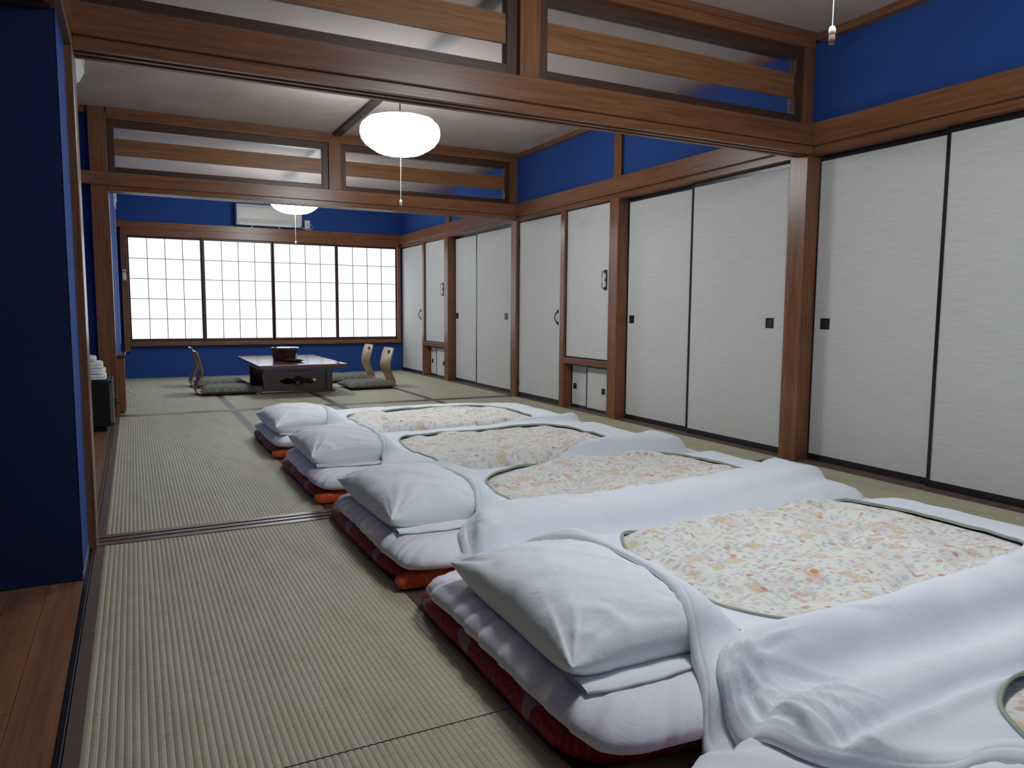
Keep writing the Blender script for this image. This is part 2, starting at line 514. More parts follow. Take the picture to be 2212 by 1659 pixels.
# sliding and hinged doors of the right wall
def fusuma(n, y0, y1, z0, z1, x, label, pull=None, stile=0.018, rail_t=0.03, rail_b=0.036, ps=0.062, frame=LACQ):
    e = empty('door_%d' % n, (x, (y0 + y1) / 2, z0)); hy = (y1 - y0) / 2; h = z1 - z0
    tag(e, label, 'door', None, 'structure')
    obj('paper_panel', B(0.004, 0.02, -hy + stile, hy - stile, rail_b, h - rail_t), FUSUMA, e)
    obj('stile', B(0, 0.024, -hy, -hy + stile, 0, h), frame, e)
    obj('stile', B(0, 0.024, hy - stile, hy, 0, h), frame, e)
    obj('top_rail', B(0, 0.024, -hy + stile, hy - stile, h - rail_t, h), frame, e)
    obj('bottom_rail', B(0, 0.024, -hy + stile, hy - stile, 0, rail_b), frame, e)
    if pull:
        py, pz = pull[0] - (y0 + y1) / 2, pull[1] - z0
        s = ps / 2
        mb = MB()
        for a, b, c_, d_ in ((-s, s, -s, -s + 0.006), (-s, s, s - 0.006, s), (-s, -s + 0.006, -s, s), (s - 0.006, s, -s, s)):
            mb.box(0.0005, 0.006, py + a, py + b, pz + c_, pz + d_)
        p = obj('finger_pull', mb, LACQ, e)
        obj('pull_cup', B(0.0028, 0.0038, py - s + 0.006, py + s - 0.006, pz - s + 0.006, pz + s - 0.006), PULLM, p)
    return e
Z1 = 1.772
fusuma(1, 1.40, 2.325, 0.006, Z1, 3.54, 'big papered sliding door at the right picture edge, in front track')
fusuma(2, 2.29, 3.105, 0.006, Z1, 3.568, 'big papered sliding door with black pull, beside the near wooden post', (3.012, 0.812))
fusuma(3, 0.44, 1.375, 0.006, Z1, 3.54, 'papered sliding door nearest the camera')
fusuma(4, YN, 0.47, 0.006, Z1, 3.568, 'papered sliding door beside the camera corner')
fusuma(5, 3.222, 4.165, 0.006, Z1, 3.54, 'papered sliding door of the middle room with its pull by the near post', (3.405, 0.81))
fusuma(6, 4.135, 4.960, 0.006, Z1, 3.568, 'papered sliding door of the middle room behind its partner, beside the cupboards', (4.885, 0.815))
fusuma(7, 6.832, 7.86, 0.006, Z1, 3.54, 'papered sliding door of the window room with its pull by the second-sill post', (7.08, 0.815), ps=0.07)
fusuma(8, 7.83, 8.555, 0.006, Z1, 3.568, 'papered sliding door of the window room, left one of its pair', (8.49, 0.81), ps=0.07)
# hinged doors
def handle_arc(e, y, z, s=0.055, side=-1):
    pts = [(-0.004 - 0.028 * math.sin(PI * k / 8), y, z - s + 2 * s * k / 8) for k in range(9)]
    h = obj('pull_handle', MB().tube(pts, 0.0055, 8).box(-0.005, 0.003, y - 0.009, y + 0.009, z - s - 0.016, z - s + 0.012).box(-0.005, 0.003, y - 0.009, y + 0.009, z + s - 0.012, z + s + 0.016), LACQ, e)
    return h
def latch_handle(e, y, z, s=0.07):
    mb = MB().tube([(-0.004, y, z - s), (-0.026, y, z - s), (-0.026, y, z + s), (-0.004, y, z + s)], 0.004, 8)
    mb.box(-0.006, 0.003, y - 0.032, y - 0.022, z - s - 0.012, z + s + 0.012)
    mb.box(-0.012, 0.0, y - 0.034, y - 0.018, z - 0.014, z + 0.014)
    mb.box(-0.005, 0.003, y - 0.01, y + 0.01, z - s - 0.014, z - s + 0.014).box(-0.005, 0.003, y - 0.01, y + 0.01, z + s - 0.014, z + s + 0.014)
    obj('latch_handle', mb, LACQ, e, bevel=0.001)
e = fusuma(9, 5.866, 6.72, 0.006, Z1, 3.50, 'tall papered hinged door with curved black handle, middle room', None, 0.010, 0.02, 0.045)
handle_arc(e, 5.935 - 6.293, 0.812)
for hz in (0.15, 1.55):
    obj('hinge', MB().box(-0.004, 0.004, 0.412, 0.427, hz - 0.04, hz + 0.04), LACQ, e)
e = fusuma(10, 5.078, 5.79, 0.46, Z1, 3.50, 'papered cupboard door with latch handle, above the small doors of the middle room', None, 0.008, 0.012, 0.012)
latch_handle(e, 5.175 - 5.434, 1.135 - 0.46)
e = fusuma(11, 9.49, YF - 0.01, 0.006, Z1, 3.50, 'farthest tall papered hinged door, beside the window wall', None, 0.010, 0.02, 0.04)
handle_arc(e, 9.60 - 9.94, 0.812)
e = fusuma(12, 8.672, 9.42, 0.46, Z1, 3.50, 'far papered cupboard door with latch handle, window room', None, 0.008, 0.012, 0.012)
latch_handle(e, 8.80 - 9.046, 1.14 - 0.46)
post_lbl(17, B(3.478, 3.64, 5.075, 5.79, 0.405, 0.458), 'short wooden rail over the small cupboard doors of the middle room', 'Y', 0.002)
post_lbl(18, B(3.478, 3.64, 8.67, 9.42, 0.405, 0.458), 'short wooden rail over the small cupboard doors of the window room', 'Y', 0.002)
fusuma(13, 5.078, 5.50, 0.006, 0.405, 3.545, 'small papered cupboard door, right of the middle-room pair', (5.235, 0.195), 0.010, 0.02, 0.025, 0.05)
fusuma(14, 5.48, 5.79, 0.006, 0.405, 3.570, 'small papered cupboard door, left of the middle-room pair', (5.73, 0.198), 0.010, 0.02, 0.025, 0.05)
fusuma(15, 8.672, 9.14, 0.006, 0.405, 3.545, 'small papered cupboard door, right of the window-room pair', (8.89, 0.195), 0.010, 0.02, 0.025, 0.05)
fusuma(16, 9.12, 9.42, 0.006, 0.405, 3.570, 'small papered cupboard door, left of the window-room pair', (9.35, 0.198), 0.010, 0.02, 0.025, 0.05)

# left side
struct('wall_left', MB().box(-0.62, -0.47, 3.16, 6.79, -0.03, ZC), BLUE, 'blue plaster wall behind the plank alcove with the refrigerator', 'wall')
struct('wall_left_2', B(-0.30, -0.145, 6.86, YF + 0.05, -0.03, ZC), BLUE, 'blue plaster side wall of the window room', 'wall')
struct('wall_left_3', MB().box(-1.6, -0.175, 2.70, 3.16, 0.0, ZC), BLUE_DARK, 'darker blue plaster wall standing on the planks at the left picture edge', 'wall')
obj('return_face', B(-0.1765, -0.174, 2.70, 3.03, 0.03, 1.77), BLUE, bpy.data.objects['wall_left_3'])  # thin sheet making the wall's return a lighter blue than its front
obj('foot_strip', B(-0.178, -0.1735, 2.698, 3.03, 0.0, 0.03), GREYB, bpy.data.objects['wall_left_3'])
obj('foot_strip', B(-1.4, -0.178, 2.697, 2.70, 0.0, 0.008), BLUE_DARK, bpy.data.objects['wall_left_3'])
struct('wall_left_4', B(-1.60, -1.45, YN, 2.70, -0.03, ZC), BLUE_DARK, 'darker blue wall at the far side of the plank corridor', 'wall')
struct('wall_left_5', B(-0.235, -0.165, YN, 3.03, 1.93, ZC), BLUE, 'blue plaster band above the opening to the plank corridor', 'wall')
struct('wall_left_6', B(-0.47, -0.245, 6.79, 6.86, -0.03, ZC), BLUE, 'blue plaster at the end of the plank alcove, left of the second post', 'wall')
struct('wall_near', B(-1.6, 3.75, YN - 0.12, YN, -0.03, ZC), BLUE, 'blue plaster wall behind the camera', 'wall')
trim(19, MB().box(-0.20, -0.150, YN, 3.03, 1.77, 1.812).box(-0.20, -0.144, YN, 3.03, 1.814, 1.935), WOOD['Y'], 'wooden lintel along the plank corridor, running out at the top left corner', 0.002)
trim(20, B(-0.27, -0.149, 3.03, 3.185, 0.0, ZC), WOOD['Z'], 'wooden corner post at the left end of the near grooved sill', 0.003)
trim(21, B(-1.4, -0.18, 2.66, 2.70, 1.765, 1.96), FRAMEW['X'], 'dark wooden lintel on top of the darker blue wall', 0.002)
trim(22, B(-0.255, -0.13, 6.72, 6.85, 0.0, ZC), WOOD['Z'], 'wooden post behind the black refrigerator', 0.003)
trim(24, MB().box(-0.47, -0.255, 6.745, 6.79, ZC - 0.05, ZC), WOOD['X'], 'ceiling moulding at the end of the plank alcove', 0.002)

# transom assemblies between the rooms
def transom(nt, nw, y, z_off, x0, label):
    yf = y - 0.055; yb = y + 0.055
    k0 = 1.772 + z_off
    mb = MB().box(x0, 3.47, yf - 0.01, yb + 0.01, k0 + 0.012, k0 + 0.042)
    for a, b in ((-0.065, -0.04), (-0.012, 0.010), (0.038, 0.065)):
        mb.box(x0, 3.47, y + a, y + b, k0, k0 + 0.013)
    trim(nt, mb, WOOD['X'], 'grooved head track of the %s transom beam' % label, 0.001)
    trim(nt + 1, B(x0 if z_off == 0 else -0.47, 3.47, yf - 0.03, yb + 0.03, k0 + 0.043, 1.925 + z_off / 2), WOOD['X'], 'broad horizontal beam under the %s transom' % label, 0.003)
    trim(nt + 2, MB().box(x0, 3.47, yf, yb, 2.345, ZC).box(x0, 3.47, yf - 0.015, yb + 0.015, ZC - 0.038, ZC), WOOD['X'], 'upper rail of the %s transom at the ceiling' % label, 0.002)
    trim(nt + 3, B(1.60, 1.705, yf, yb, 1.92, 2.35), WOOD['Z'], 'short central stud of the %s transom' % label, 0.002)
    trim(nt + 4, B(3.405, 3.47, yf, yb, 1.92, 2.35), WOOD['Z'], 'short end stud of the %s transom at the door wall' % label, 0.002)
    for i, (a, b, side) in enumerate(((x0, 1.60, 'left'), (1.705, 3.405, 'right'))):
        e = empty('window_%d' % (nw + i), ((a + b) / 2, y, 1.925))
        tag(e, '%s frosted glass panel of the %s transom, with a brown board across it' % (side, label), 'window', None, 'structure')
        hx = (b - a) / 2; T0, T1 = 0.0, 0.42
        st = 0.052
        obj('window_stile', B(-hx, -hx + st, -0.028, 0.028, 0, T1), FRAMEW['Z'], e, bevel=0.002)
        obj('window_stile', B(hx - st, hx, -0.028, 0.028, 0, T1), FRAMEW['Z'], e, bevel=0.002)
        obj('window_rail', B(-hx + st, hx - st, -0.028, 0.028, 0, 0.058), FRAMEW['X'], e, bevel=0.002)
        obj('window_rail', B(-hx + st, hx - st, -0.028, 0.028, T1 - 0.06, T1), FRAMEW['X'], e, bevel=0.002)
        obj('board', B(-hx + st, hx - st, -0.016, -0.002, 0.150, 0.280), BOARDW, e, bevel=0.001)
        obj('pane', B(-hx + st, hx - st, 0.001, 0.004, 0.058, T1 - 0.06), GLASS, e)
transom(30, 2, YA, 0.0, -0.1485, 'near')
transom(40, 4, YB, 0.018, -0.13, 'second')
# window wall
struct('wall_back', MB().box(-0.30, 3.75, YF, YF + 0.12, -0.03, 0.42).box(-0.30, 3.75, YF, YF + 0.12, 1.80, ZC).box(-0.30, -0.05, YF, YF + 0.12, 0.42, 1.80).box(3.45, 3.75, YF, YF + 0.12, 0.42, 1.80), BLUE, 'blue plaster wall around the wide paper window', 'wall')
trim(50, B(-0.143, 3.50, YF - 0.035, YF, 1.865, 1.945), WOOD['X'], 'wooden rail above the wide paper window', 0.002)
trim(51, B(-0.143, 3.50, YF - 0.03, YF, ZC - 0.04, ZC), WOOD['X'], 'ceiling moulding above the window wall', 0.002)
wn = empty('window_1', (1.70, YF, 0.42)); tag(wn, 'wide window with four paper sliding panels glowing with daylight', 'window', None, 'structure')
def wbox(x0, x1, y0, y1, z0, z1): return B(x0 - 1.70, x1 - 1.70, y0, y1, z0 - 0.42, z1 - 0.42)
obj('head_casing', wbox(-0.10, 3.45, -0.045, 0.10, 1.775, 1.865), WOOD['X'], wn, bevel=0.002)
obj('jamb_casing', wbox(-0.105, -0.035, -0.05, 0.10, 0.335, 1.775), WOOD['Z'], wn, bevel=0.002)
obj('jamb_casing', wbox(3.425, 3.47, -0.04, 0.10, 0.40, 1.775), WOOD['Z'], wn, bevel=0.002)
obj('window_sill', wbox(-0.035, 3.47, -0.055, 0.10, 0.405, 0.452), WOOD['X'], wn, bevel=0.002)
edges = [-0.035, 0.822, 1.69, 2.56, 3.43]
for i in range(4):
    x0, x1 = edges[i], edges[i + 1]
    if i in (1,): x1 += 0.012
    if i in (2,): x0 -= 0.0
    yy = 0.012 if i in (0, 3) else -0.016
    s_ = empty('sash', (x0 - 1.70, yy, 0.032)); s_.parent = wn
    H = 1.775 - 0.452; W_ = x1 - x0
    st = 0.020 if i in (0, 3) else 0.029
    obj('sash_frame', MB().box(0, st, 0, 0.024, 0, H).box(W_ - st, W_, 0, 0.024, 0, H).box(st, W_ - st, 0, 0.024, 0, 0.042).box(st, W_ - st, 0, 0.024, H - 0.028, H), FRAMEW['Z'], s_)
    gx0, gx1, gz0, gz1 = st, W_ - st, 0.042, H - 0.028
    cw = (gx1 - gx0) / 4; rh = (gz1 - gz0) / 5
    for a in range(4):
        for b in range(5):
            obj('pane', B(gx0 + a * cw + 0.0005, gx0 + (a + 1) * cw - 0.0005, 0.014, 0.0155, gz0 + b * rh + 0.0005, gz0 + (b + 1) * rh - 0.0005), PAPER, s_)
    for a in range(1, 4): obj('muntin', B(gx0 + a * cw - 0.0045, gx0 + a * cw + 0.0045, 0.004, 0.013, gz0, gz1), GREYB, s_)
    for b in range(1, 5): obj('muntin', B(gx0, gx1, 0.003, 0.012, gz0 + b * rh - 0.0045, gz0 + b * rh + 0.0045), GREYB, s_)

# ------------------------------------------------------------------ pendant lamps
def pendant(x, y, label):
    e = empty('pendant_lamp', (x, y, ZC)); tag(e, label, 'lamp', 'matching ribbed pendant lamps')
    z0 = 1.925 - ZC
    prof = [(0.0, 0.0), (0.07, 0.002), (0.13, 0.010), (0.18, 0.032), (0.222, 0.062), (0.250, 0.100), (0.260, 0.140), (0.258, 0.175), (0.246, 0.205), (0.222, 0.225)]
    obj('shade', MB().lathe([(r, z + z0) for r, z in prof], 120, lobes=10, amp=0.09, caps=False), SHADE, e, True)
    obj('top_cover', MB().lathe([(0.222, 0.2255 + z0), (0.17, 0.245 + z0), (0.06, 0.255 + z0), (0.03, 0.268 + z0), (0.0, 0.270 + z0)], 60, caps=False), PLASTIC, e, True)
    obj('cord', MB().tube([(0, 0, z0 + 0.268), (0, 0, -0.02)], 0.004, 8), LACQ, e)
    obj('ceiling_rose', MB().lathe([(0.0, -0.035), (0.03, -0.033), (0.04, -0.02), (0.042, 0.0)], 24), PLASTIC, e, True)
    obj('pull_cord', MB().tube([(0.002, 0, z0 + 0.002), (0, 0, 1.625 - ZC)], 0.0014, 6), CORDW, e)
    kn = obj('pull_knob', MB().lathe([(0.0, 0.012), (0.006, 0.010), (0.009, 0.003), (0.0095, -0.004), (0.0085, -0.008)], 16, (0, 0, 1.615 - ZC)), PLASTIC, e, True)
    obj('pull_tassel', MB().lathe([(0.0075, -0.008), (0.0085, -0.02), (0.0075, -0.034), (0.0, -0.036)], 12, (0, 0, 1.615 - ZC)), TAN, kn, True)
    return e
pendant(1.67, 1.43, 'near-room pendant lamp, only its pull cord shows at the top right')
pendant(1.664, 4.95, 'large glowing ribbed white pendant lamp over the middle room')
pendant(1.64, 8.50, 'glowing ribbed white pendant lamp over the low table, mostly hidden by the beam')

# ------------------------------------------------------------------ bedding
def chaikin(P, n=3):
    P = np.array(P, float)
    for _ in range(n):
        Q = np.roll(P, -1, 0)
        P = np.stack([0.75 * P + 0.25 * Q, 0.25 * P + 0.75 * Q], 1).reshape(-1, 2)
    return P
def polar(poly, c, N):
    """radius of a star-shaped closed polygon around c at N angles"""
    d = poly - np.array(c)
    d = np.vstack([d, d[:1]])
    out = np.zeros(N)
    A, Bv = d[:-1], d[1:]
    for i in range(N):
        a = 2 * PI * i / N
        u = np.array([math.cos(a), math.sin(a)])
        E = Bv - A
        den = u[0] * E[:, 1] - u[1] * E[:, 0]
        den = np.where(np.abs(den) < 1e-12, 1e-12, den)
        tt = (A[:, 0] * E[:, 1] - A[:, 1] * E[:, 0]) / den
        ss = (A[:, 0] * u[1] - A[:, 1] * u[0]) / den
        ok = (tt > 0) & (ss >= -1e-6) & (ss <= 1 + 1e-6)
        out[i] = tt[ok].max() if ok.any() else out[i - 1]
    return out

GX0, GY0, RES = 0.30, -0.75, 0.0125
GX = np.arange(GX0, 3.35, RES); GY = np.arange(GY0, 5.95, RES)
XX, YY = np.meshgrid(GX, GY, indexing='ij')
def gblur(A, sig):
    s_ = sig / RES; r = int(3 * s_) + 1
    kx = np.exp(-0.5 * (np.arange(-r, r + 1) / s_) ** 2); kx /= kx.sum()
    A = np.pad(A, r, mode='edge')
    A = np.apply_along_axis(lambda m: np.convolve(m, kx, 'valid'), 0, A)
    return np.apply_along_axis(lambda m: np.convolve(m, kx, 'valid'), 1, A)
def samp(F, x, y):
    fx = np.clip((x - GX0) / RES, 0, F.shape[0] - 1.001); fy = np.clip((y - GY0) / RES, 0, F.shape[1] - 1.001)
    i = fx.astype(int); j = fy.astype(int); a = fx - i; b = fy - j
    return (F[i, j] * (1 - a) + F[i + 1, j] * a) * (1 - b) + (F[i, j + 1] * (1 - a) + F[i + 1, j + 1] * a) * b

BEDS = [  # red y0,y1 ; white y0,y1 ; pillow centre ; pillow tilt
    dict(r=(4.43, 5.40), w=(4.40, 5.30), p=(0.93, 4.83), a=0.03),
    dict(r=(3.29, 4.32), w=(3.24, 4.18), p=(0.945, 3.82), a=-0.02),
    dict(r=(2.14, 3.20), w=(2.09, 3.04), p=(0.945, 2.66), a=0.02),
    dict(r=(1.07, 2.07), w=(1.015, 1.98), p=(0.96, 1.505), a=-0.03),
    dict(r=(-0.03, 0.99), w=(-0.08, 0.945), p=(1.00, 0.31), a=0.0),
]
ZM = 0.128            # top of the white mattresses
PA, PB, PT = 0.215, 0.335, 0.134
def slab_top(x, y, x0, x1, y0, y1, z0, z1, r):
    d = np.minimum(np.minimum(x - x0, x1 - x), np.minimum(y - y0, y1 - y))
    q = np.clip(d / r, 0, 1)
    return np.where(d > 0, z0 + (z1 - z0) * np.sqrt(1 - (1 - q) ** 2), 0.0)
def pillow_h(u, v):
    q = np.clip((1 - np.abs(u) ** 2.6), 0, 1) * np.clip((1 - np.abs(v) ** 2.6), 0, 1)
    return q ** 0.50
FOOT = 1 - 0.22 * np.clip((XX - 2.2) / 0.6, 0, 1)
S = np.zeros_like(XX)
for b in BEDS:
    S = np.maximum(S, slab_top(XX, YY, 0.71, 2.78, b['w'][0], b['w'][1], 0.06, ZM, 0.10) * FOOT)
    ca, sa = math.cos(b['a']), math.sin(b['a'])
    dx, dy = XX - b['p'][0], YY - b['p'][1]
    u, v_ = (dx * ca + dy * sa) / PA, (-dx * sa + dy * ca) / PB
    S = np.maximum(S, np.where((np.abs(u) < 1) & (np.abs(v_) < 1), ZM + 0.012 + PT * 0.93 * pillow_h(np.clip(u, -1, 1), np.clip(v_, -1, 1)), 0))

def mattress(b, i, words):
    e = empty('futon_mattress', (0.72, (b['r'][0] + b['r'][1]) / 2, 0))
    tag(e, 'thin crimson patterned under-futon, %s' % words, 'futon', 'crimson under-futons')
    oy = e.location.y
    N = 220
    def slab(x0, x1, y0, y1, z0, z1, rad, wig, top_w, seed, drop=0.0):
        cx, cy = (x0 + x1) / 2, (y0 + y1) / 2
        hx, hy = (x1 - x0) / 2, (y1 - y0) / 2
        ang = np.linspace(0, 2 * PI, N, endpoint=False)
        p = 10.0
        rr = (np.abs(np.cos(ang) / hx) ** p + np.abs(np.sin(ang) / hy) ** p) ** (-1 / p)
        ox, oyy = np.cos(ang) * rr, np.sin(ang) * rr
        wg = wig * fbm(ox * 5 + seed, oyy * 5 + seed * 2, 3)
        prof = [(0.5, 0.0), (0.06, 0.0), (0.02, 0.08), (0.004, 0.25), (0.0, 0.5), (0.006, 0.7), (0.022, 0.86), (0.05, 0.96), (0.09, 1.0), (0.16, 1.0), (0.26, 1.0), (0.38, 1.0), (0.44, 1.0), (0.47, 1.0)]
        rows_ = []
        for ins, h in prof:
            f = np.maximum(0.02, 1 - ins / np.minimum(rr, 9) * 1.0)
            x = cx + ox * f; y = cy + oyy * f
            x = x + np.sign(ox) * np.abs(np.cos(ang)) * wg; y = y + np.abs(np.sin(ang)) * np.sign(oyy) * wg
            z = z0 + (z1 - z0) * h + (top_w * fbm(x * 7 + seed, y * 7, 3) * (h ** 2) if h > 0.2 else 0) + 0 * x
            z = z - drop * np.exp(-((ins) / 0.05)) * (1 if h > 0.4 else 0)
            rows_.append(np.stack([x - 0.72, y - oy, z], 1))
        Pm = np.stack(rows_, 0)
        mb = MB().grid(Pm, True); mb.cap(Pm[0], 0, True); mb.cap(Pm[-1])
        return mb
    obj('under_futon_body', slab(0.702, 2.80, b['r'][0], b['r'][1], 0.001, 0.064, 0.03, 0.012, 0.004, 3 + i), CRIMSON, e, True)
    if i < 3: obj('orange_end_band', slab(0.698, 1.1, b['r'][0] - 0.008, b['r'][0] + 0.05, 0.004, 0.052, 0.02, 0.006, 0.002, 8 + i), ORANGE, e, True)
    e2 = empty('sheeted_mattress', (0.72, (b['r'][0] + b['r'][1]) / 2, 0.05))
    tag(e2, 'thick mattress in a white sheet, %s' % words, 'mattress', 'white sheeted mattresses')
    # white mattress: slanting shoulder on the visible sides, gathers along the head
    cx, cy = 1.745, (b['w'][0] + b['w'][1]) / 2
    hx, hy = 1.035, (b['w'][1] - b['w'][0]) / 2
    N = 420
    # even arc sampling of a rounded rectangle
    ang = np.linspace(0, 2 * PI, 6000, endpoint=False); p = 14.0
    rr = (np.abs(np.cos(ang) / hx) ** p + np.abs(np.sin(ang) / hy) ** p) ** (-1 / p)
    ox, oyy = np.cos(ang) * rr, np.sin(ang) * rr
    L = np.concatenate([[0], np.cumsum(np.hypot(np.diff(ox), np.diff(oyy)))]); tt = np.linspace(0, L[-1], N, endpoint=False)
    ox, oyy = np.interp(tt, L, ox), np.interp(tt, L, oyy); rr = np.hypot(ox, oyy)
    nx = np.sign(ox) * (np.abs(ox) / hx) ** 12; ny = np.sign(oyy) * (np.abs(oyy) / hy) ** 12
    nl = np.hypot(nx, ny) + 1e-9; nx, ny = nx / nl, ny / nl
    seed = 21.3 * (i + 1)
    lump = 0.012 * fbm(tt * 4 + seed, tt * 0 + 3.3, 2)
    gath = 0.0065 * np.clip(ridge(tt * 26 + seed, tt * 0 + 1.7), -1, 1) + 0.003 * fbm(tt * 60, tt * 0 + seed, 2)
    rows_ = []
    prof = [(0.30, 0.066, 0), (0.05, 0.066, 0), (0.02, 0.067, .4), (0.004, 0.074, 1), (0.0, 0.086, 1), (0.006, 0.099, 1), (0.018, 0.110, 1), (0.035, 0.119, .9), (0.055, 0.1255, .7), (0.08, 0.1285, .5), (0.11, 0.1295, .35), (0.15, 0.13, .2)]
    for ins, z, g in prof:
        k_ = min(1, g + .2) * (1 if g > 0 else 0)
        x = cx + ox * (1 - ins / hx) + nx * (lump * 0.8 + gath * 1.3) * k_
        y = cy + oyy * (1 - ins / hy) + ny * (lump * 0.8 + gath * 1.3) * k_
        zz = z - 0.002 + g * gath * 0.9 + 0.006 * g * fbm(x * 9 + seed, y * 9, 2) + 0 * x
        zz = 0.066 + (zz - 0.066) * (1 - 0.42 * np.clip((x - 2.2) / 0.6, 0, 1))
        rows_.append(np.stack([x - 0.72, y - oy, zz - 0.05], 1))
    # inner top
    last = rows_[-1].copy()
    cen = np.array([cx - 0.72, cy - oy, 0])
    for f in (0.9, 0.8, 0.65, 0.5, 0.3, 0.1):
        q = cen + (last - cen) * f
        q[:, 2] = 0.016 + (0.062 + 0.005 * fbm((q[:, 0]) * 6 + seed, q[:, 1] * 6, 3)) * (1 - 0.44 * np.clip((q[:, 0] + 0.72 - 2.2) / 0.6, 0, 1))
        rows_.append(q)
    Pm = np.stack(rows_, 0)
    mb = MB().grid(Pm, True); mb.cap(Pm[0], 0, True); mb.cap(Pm[-1])
    obj('sheet', mb, MATTW, e2, True)

where = ['in the farthest bed', 'in the second bed from the window', 'in the middle bed', 'in the second bed from the camera', 'in the bed cut off at the bottom right']
for i, b in enumerate(BEDS): mattress(b, i, where[i])

def pillow(b, i, words):
    e = empty('pillow', (b['p'][0], b['p'][1], ZM), b['a'])
    tag(e, 'plump white pillow at the head %s' % words.replace('in the', 'of the'), 'pillow', 'white bed pillows')
    n = 64; m = 84
    u = np.linspace(-1, 1, n); v = np.linspace(-1, 1, m)
    u = np.sign(u) * (1 - (1 - np.abs(u)) ** 1.35); v = np.sign(v) * (1 - (1 - np.abs(v)) ** 1.35)
    U, V = np.meshgrid(u, v, indexing='ij')
    x = PA * U * (1 - 0.07 * (1 - V ** 2) * np.abs(U)) * 1.0
    y = PB * V * (1 - 0.06 * (1 - U ** 2) * np.abs(V))
    h = pillow_h(U, V)
    sd = 31.7 * (i + 1)
    # wrinkles radiating from the corners
    wr = 0
    for cx_, cy_ in ((-1, -1), (-1, 1), (1, -1), (1, 1)):
        dx, dy = (U - cx_), (V - cy_) * 1.4
        r_ = np.hypot(dx, dy); a_ = np.arctan2(dy, dx)
        wr = wr + np.exp(-r_ / 0.42) * np.clip(ridge(a_ * 6.5 + sd + cx_ * 3, r_ * 0.8 + cy_ * 5), -0.6, 1) * 0.017
    wr = wr + 0.006 * fbm(x * 11 + sd, y * 11, 3) + 0.006 * np.clip(ridge(x * 9 + y * 7 + sd, y * 5 - x * 3), 0, 1)
    edge = np.clip(h * 2.2, 0, 1)
    mid = 0.045 + 0.010 * np.abs(U) ** 6 * np.abs(V) ** 6
    top = mid + (PT - 0.045) * h + wr * edge
    bot = np.maximum(mid - 0.11 * h, 0.003 + 0.0 * h)
    Pt = np.stack([x, y, top], 2); Pb = np.stack([x, y, bot], 2)
    mb = MB().grid(Pt); mb2 = MB().grid(Pb)
    o = len(mb.v); mb.v += mb2.v; mb.f += [tuple(reversed([q + o for q in f])) for f in mb2.f]; mb.mi += mb2.mi
    me = mb.mesh('pillow_case', PILLOWM, True)
    import bmesh
    bm = bmesh.new(); bm.from_mesh(me); bmesh.ops.remove_doubles(bm, verts=bm.verts, dist=1e-5); bmesh.ops.recalc_face_normals(bm, faces=bm.faces); bm.to_mesh(me); bm.free()
    for pl in me.polygons: pl.use_smooth = True
    obj('pillow_case', me, None, e)
    # flap of the case lying under the near side
    Lx = np.linspace(-0.19, 0.26, 40)
    rows_ = []
    for t_, zz in ((0.0, 0.004), (0.0, 0.010), (0.3, 0.013), (0.7, 0.013), (0.95, 0.010), (1.0, 0.006), (0.95, 0.002), (0.0, 0.002)):
        yy = -PB * 0.80 - t_ * (PB * 0.22 + 0.012 * np.sin(Lx * 9 + i) + 0.02 * (1 - ((Lx - 0.03) / 0.23) ** 2))
        rows_.append(np.stack([Lx, yy, np.full_like(Lx, zz) + 0.001 * np.sin(Lx * 60)], 1))
    obj('case_flap', MB().grid(np.stack(rows_, 0)), PILLOWM, e, True)
for i, b in enumerate(BEDS): pillow(b, i, where[i])

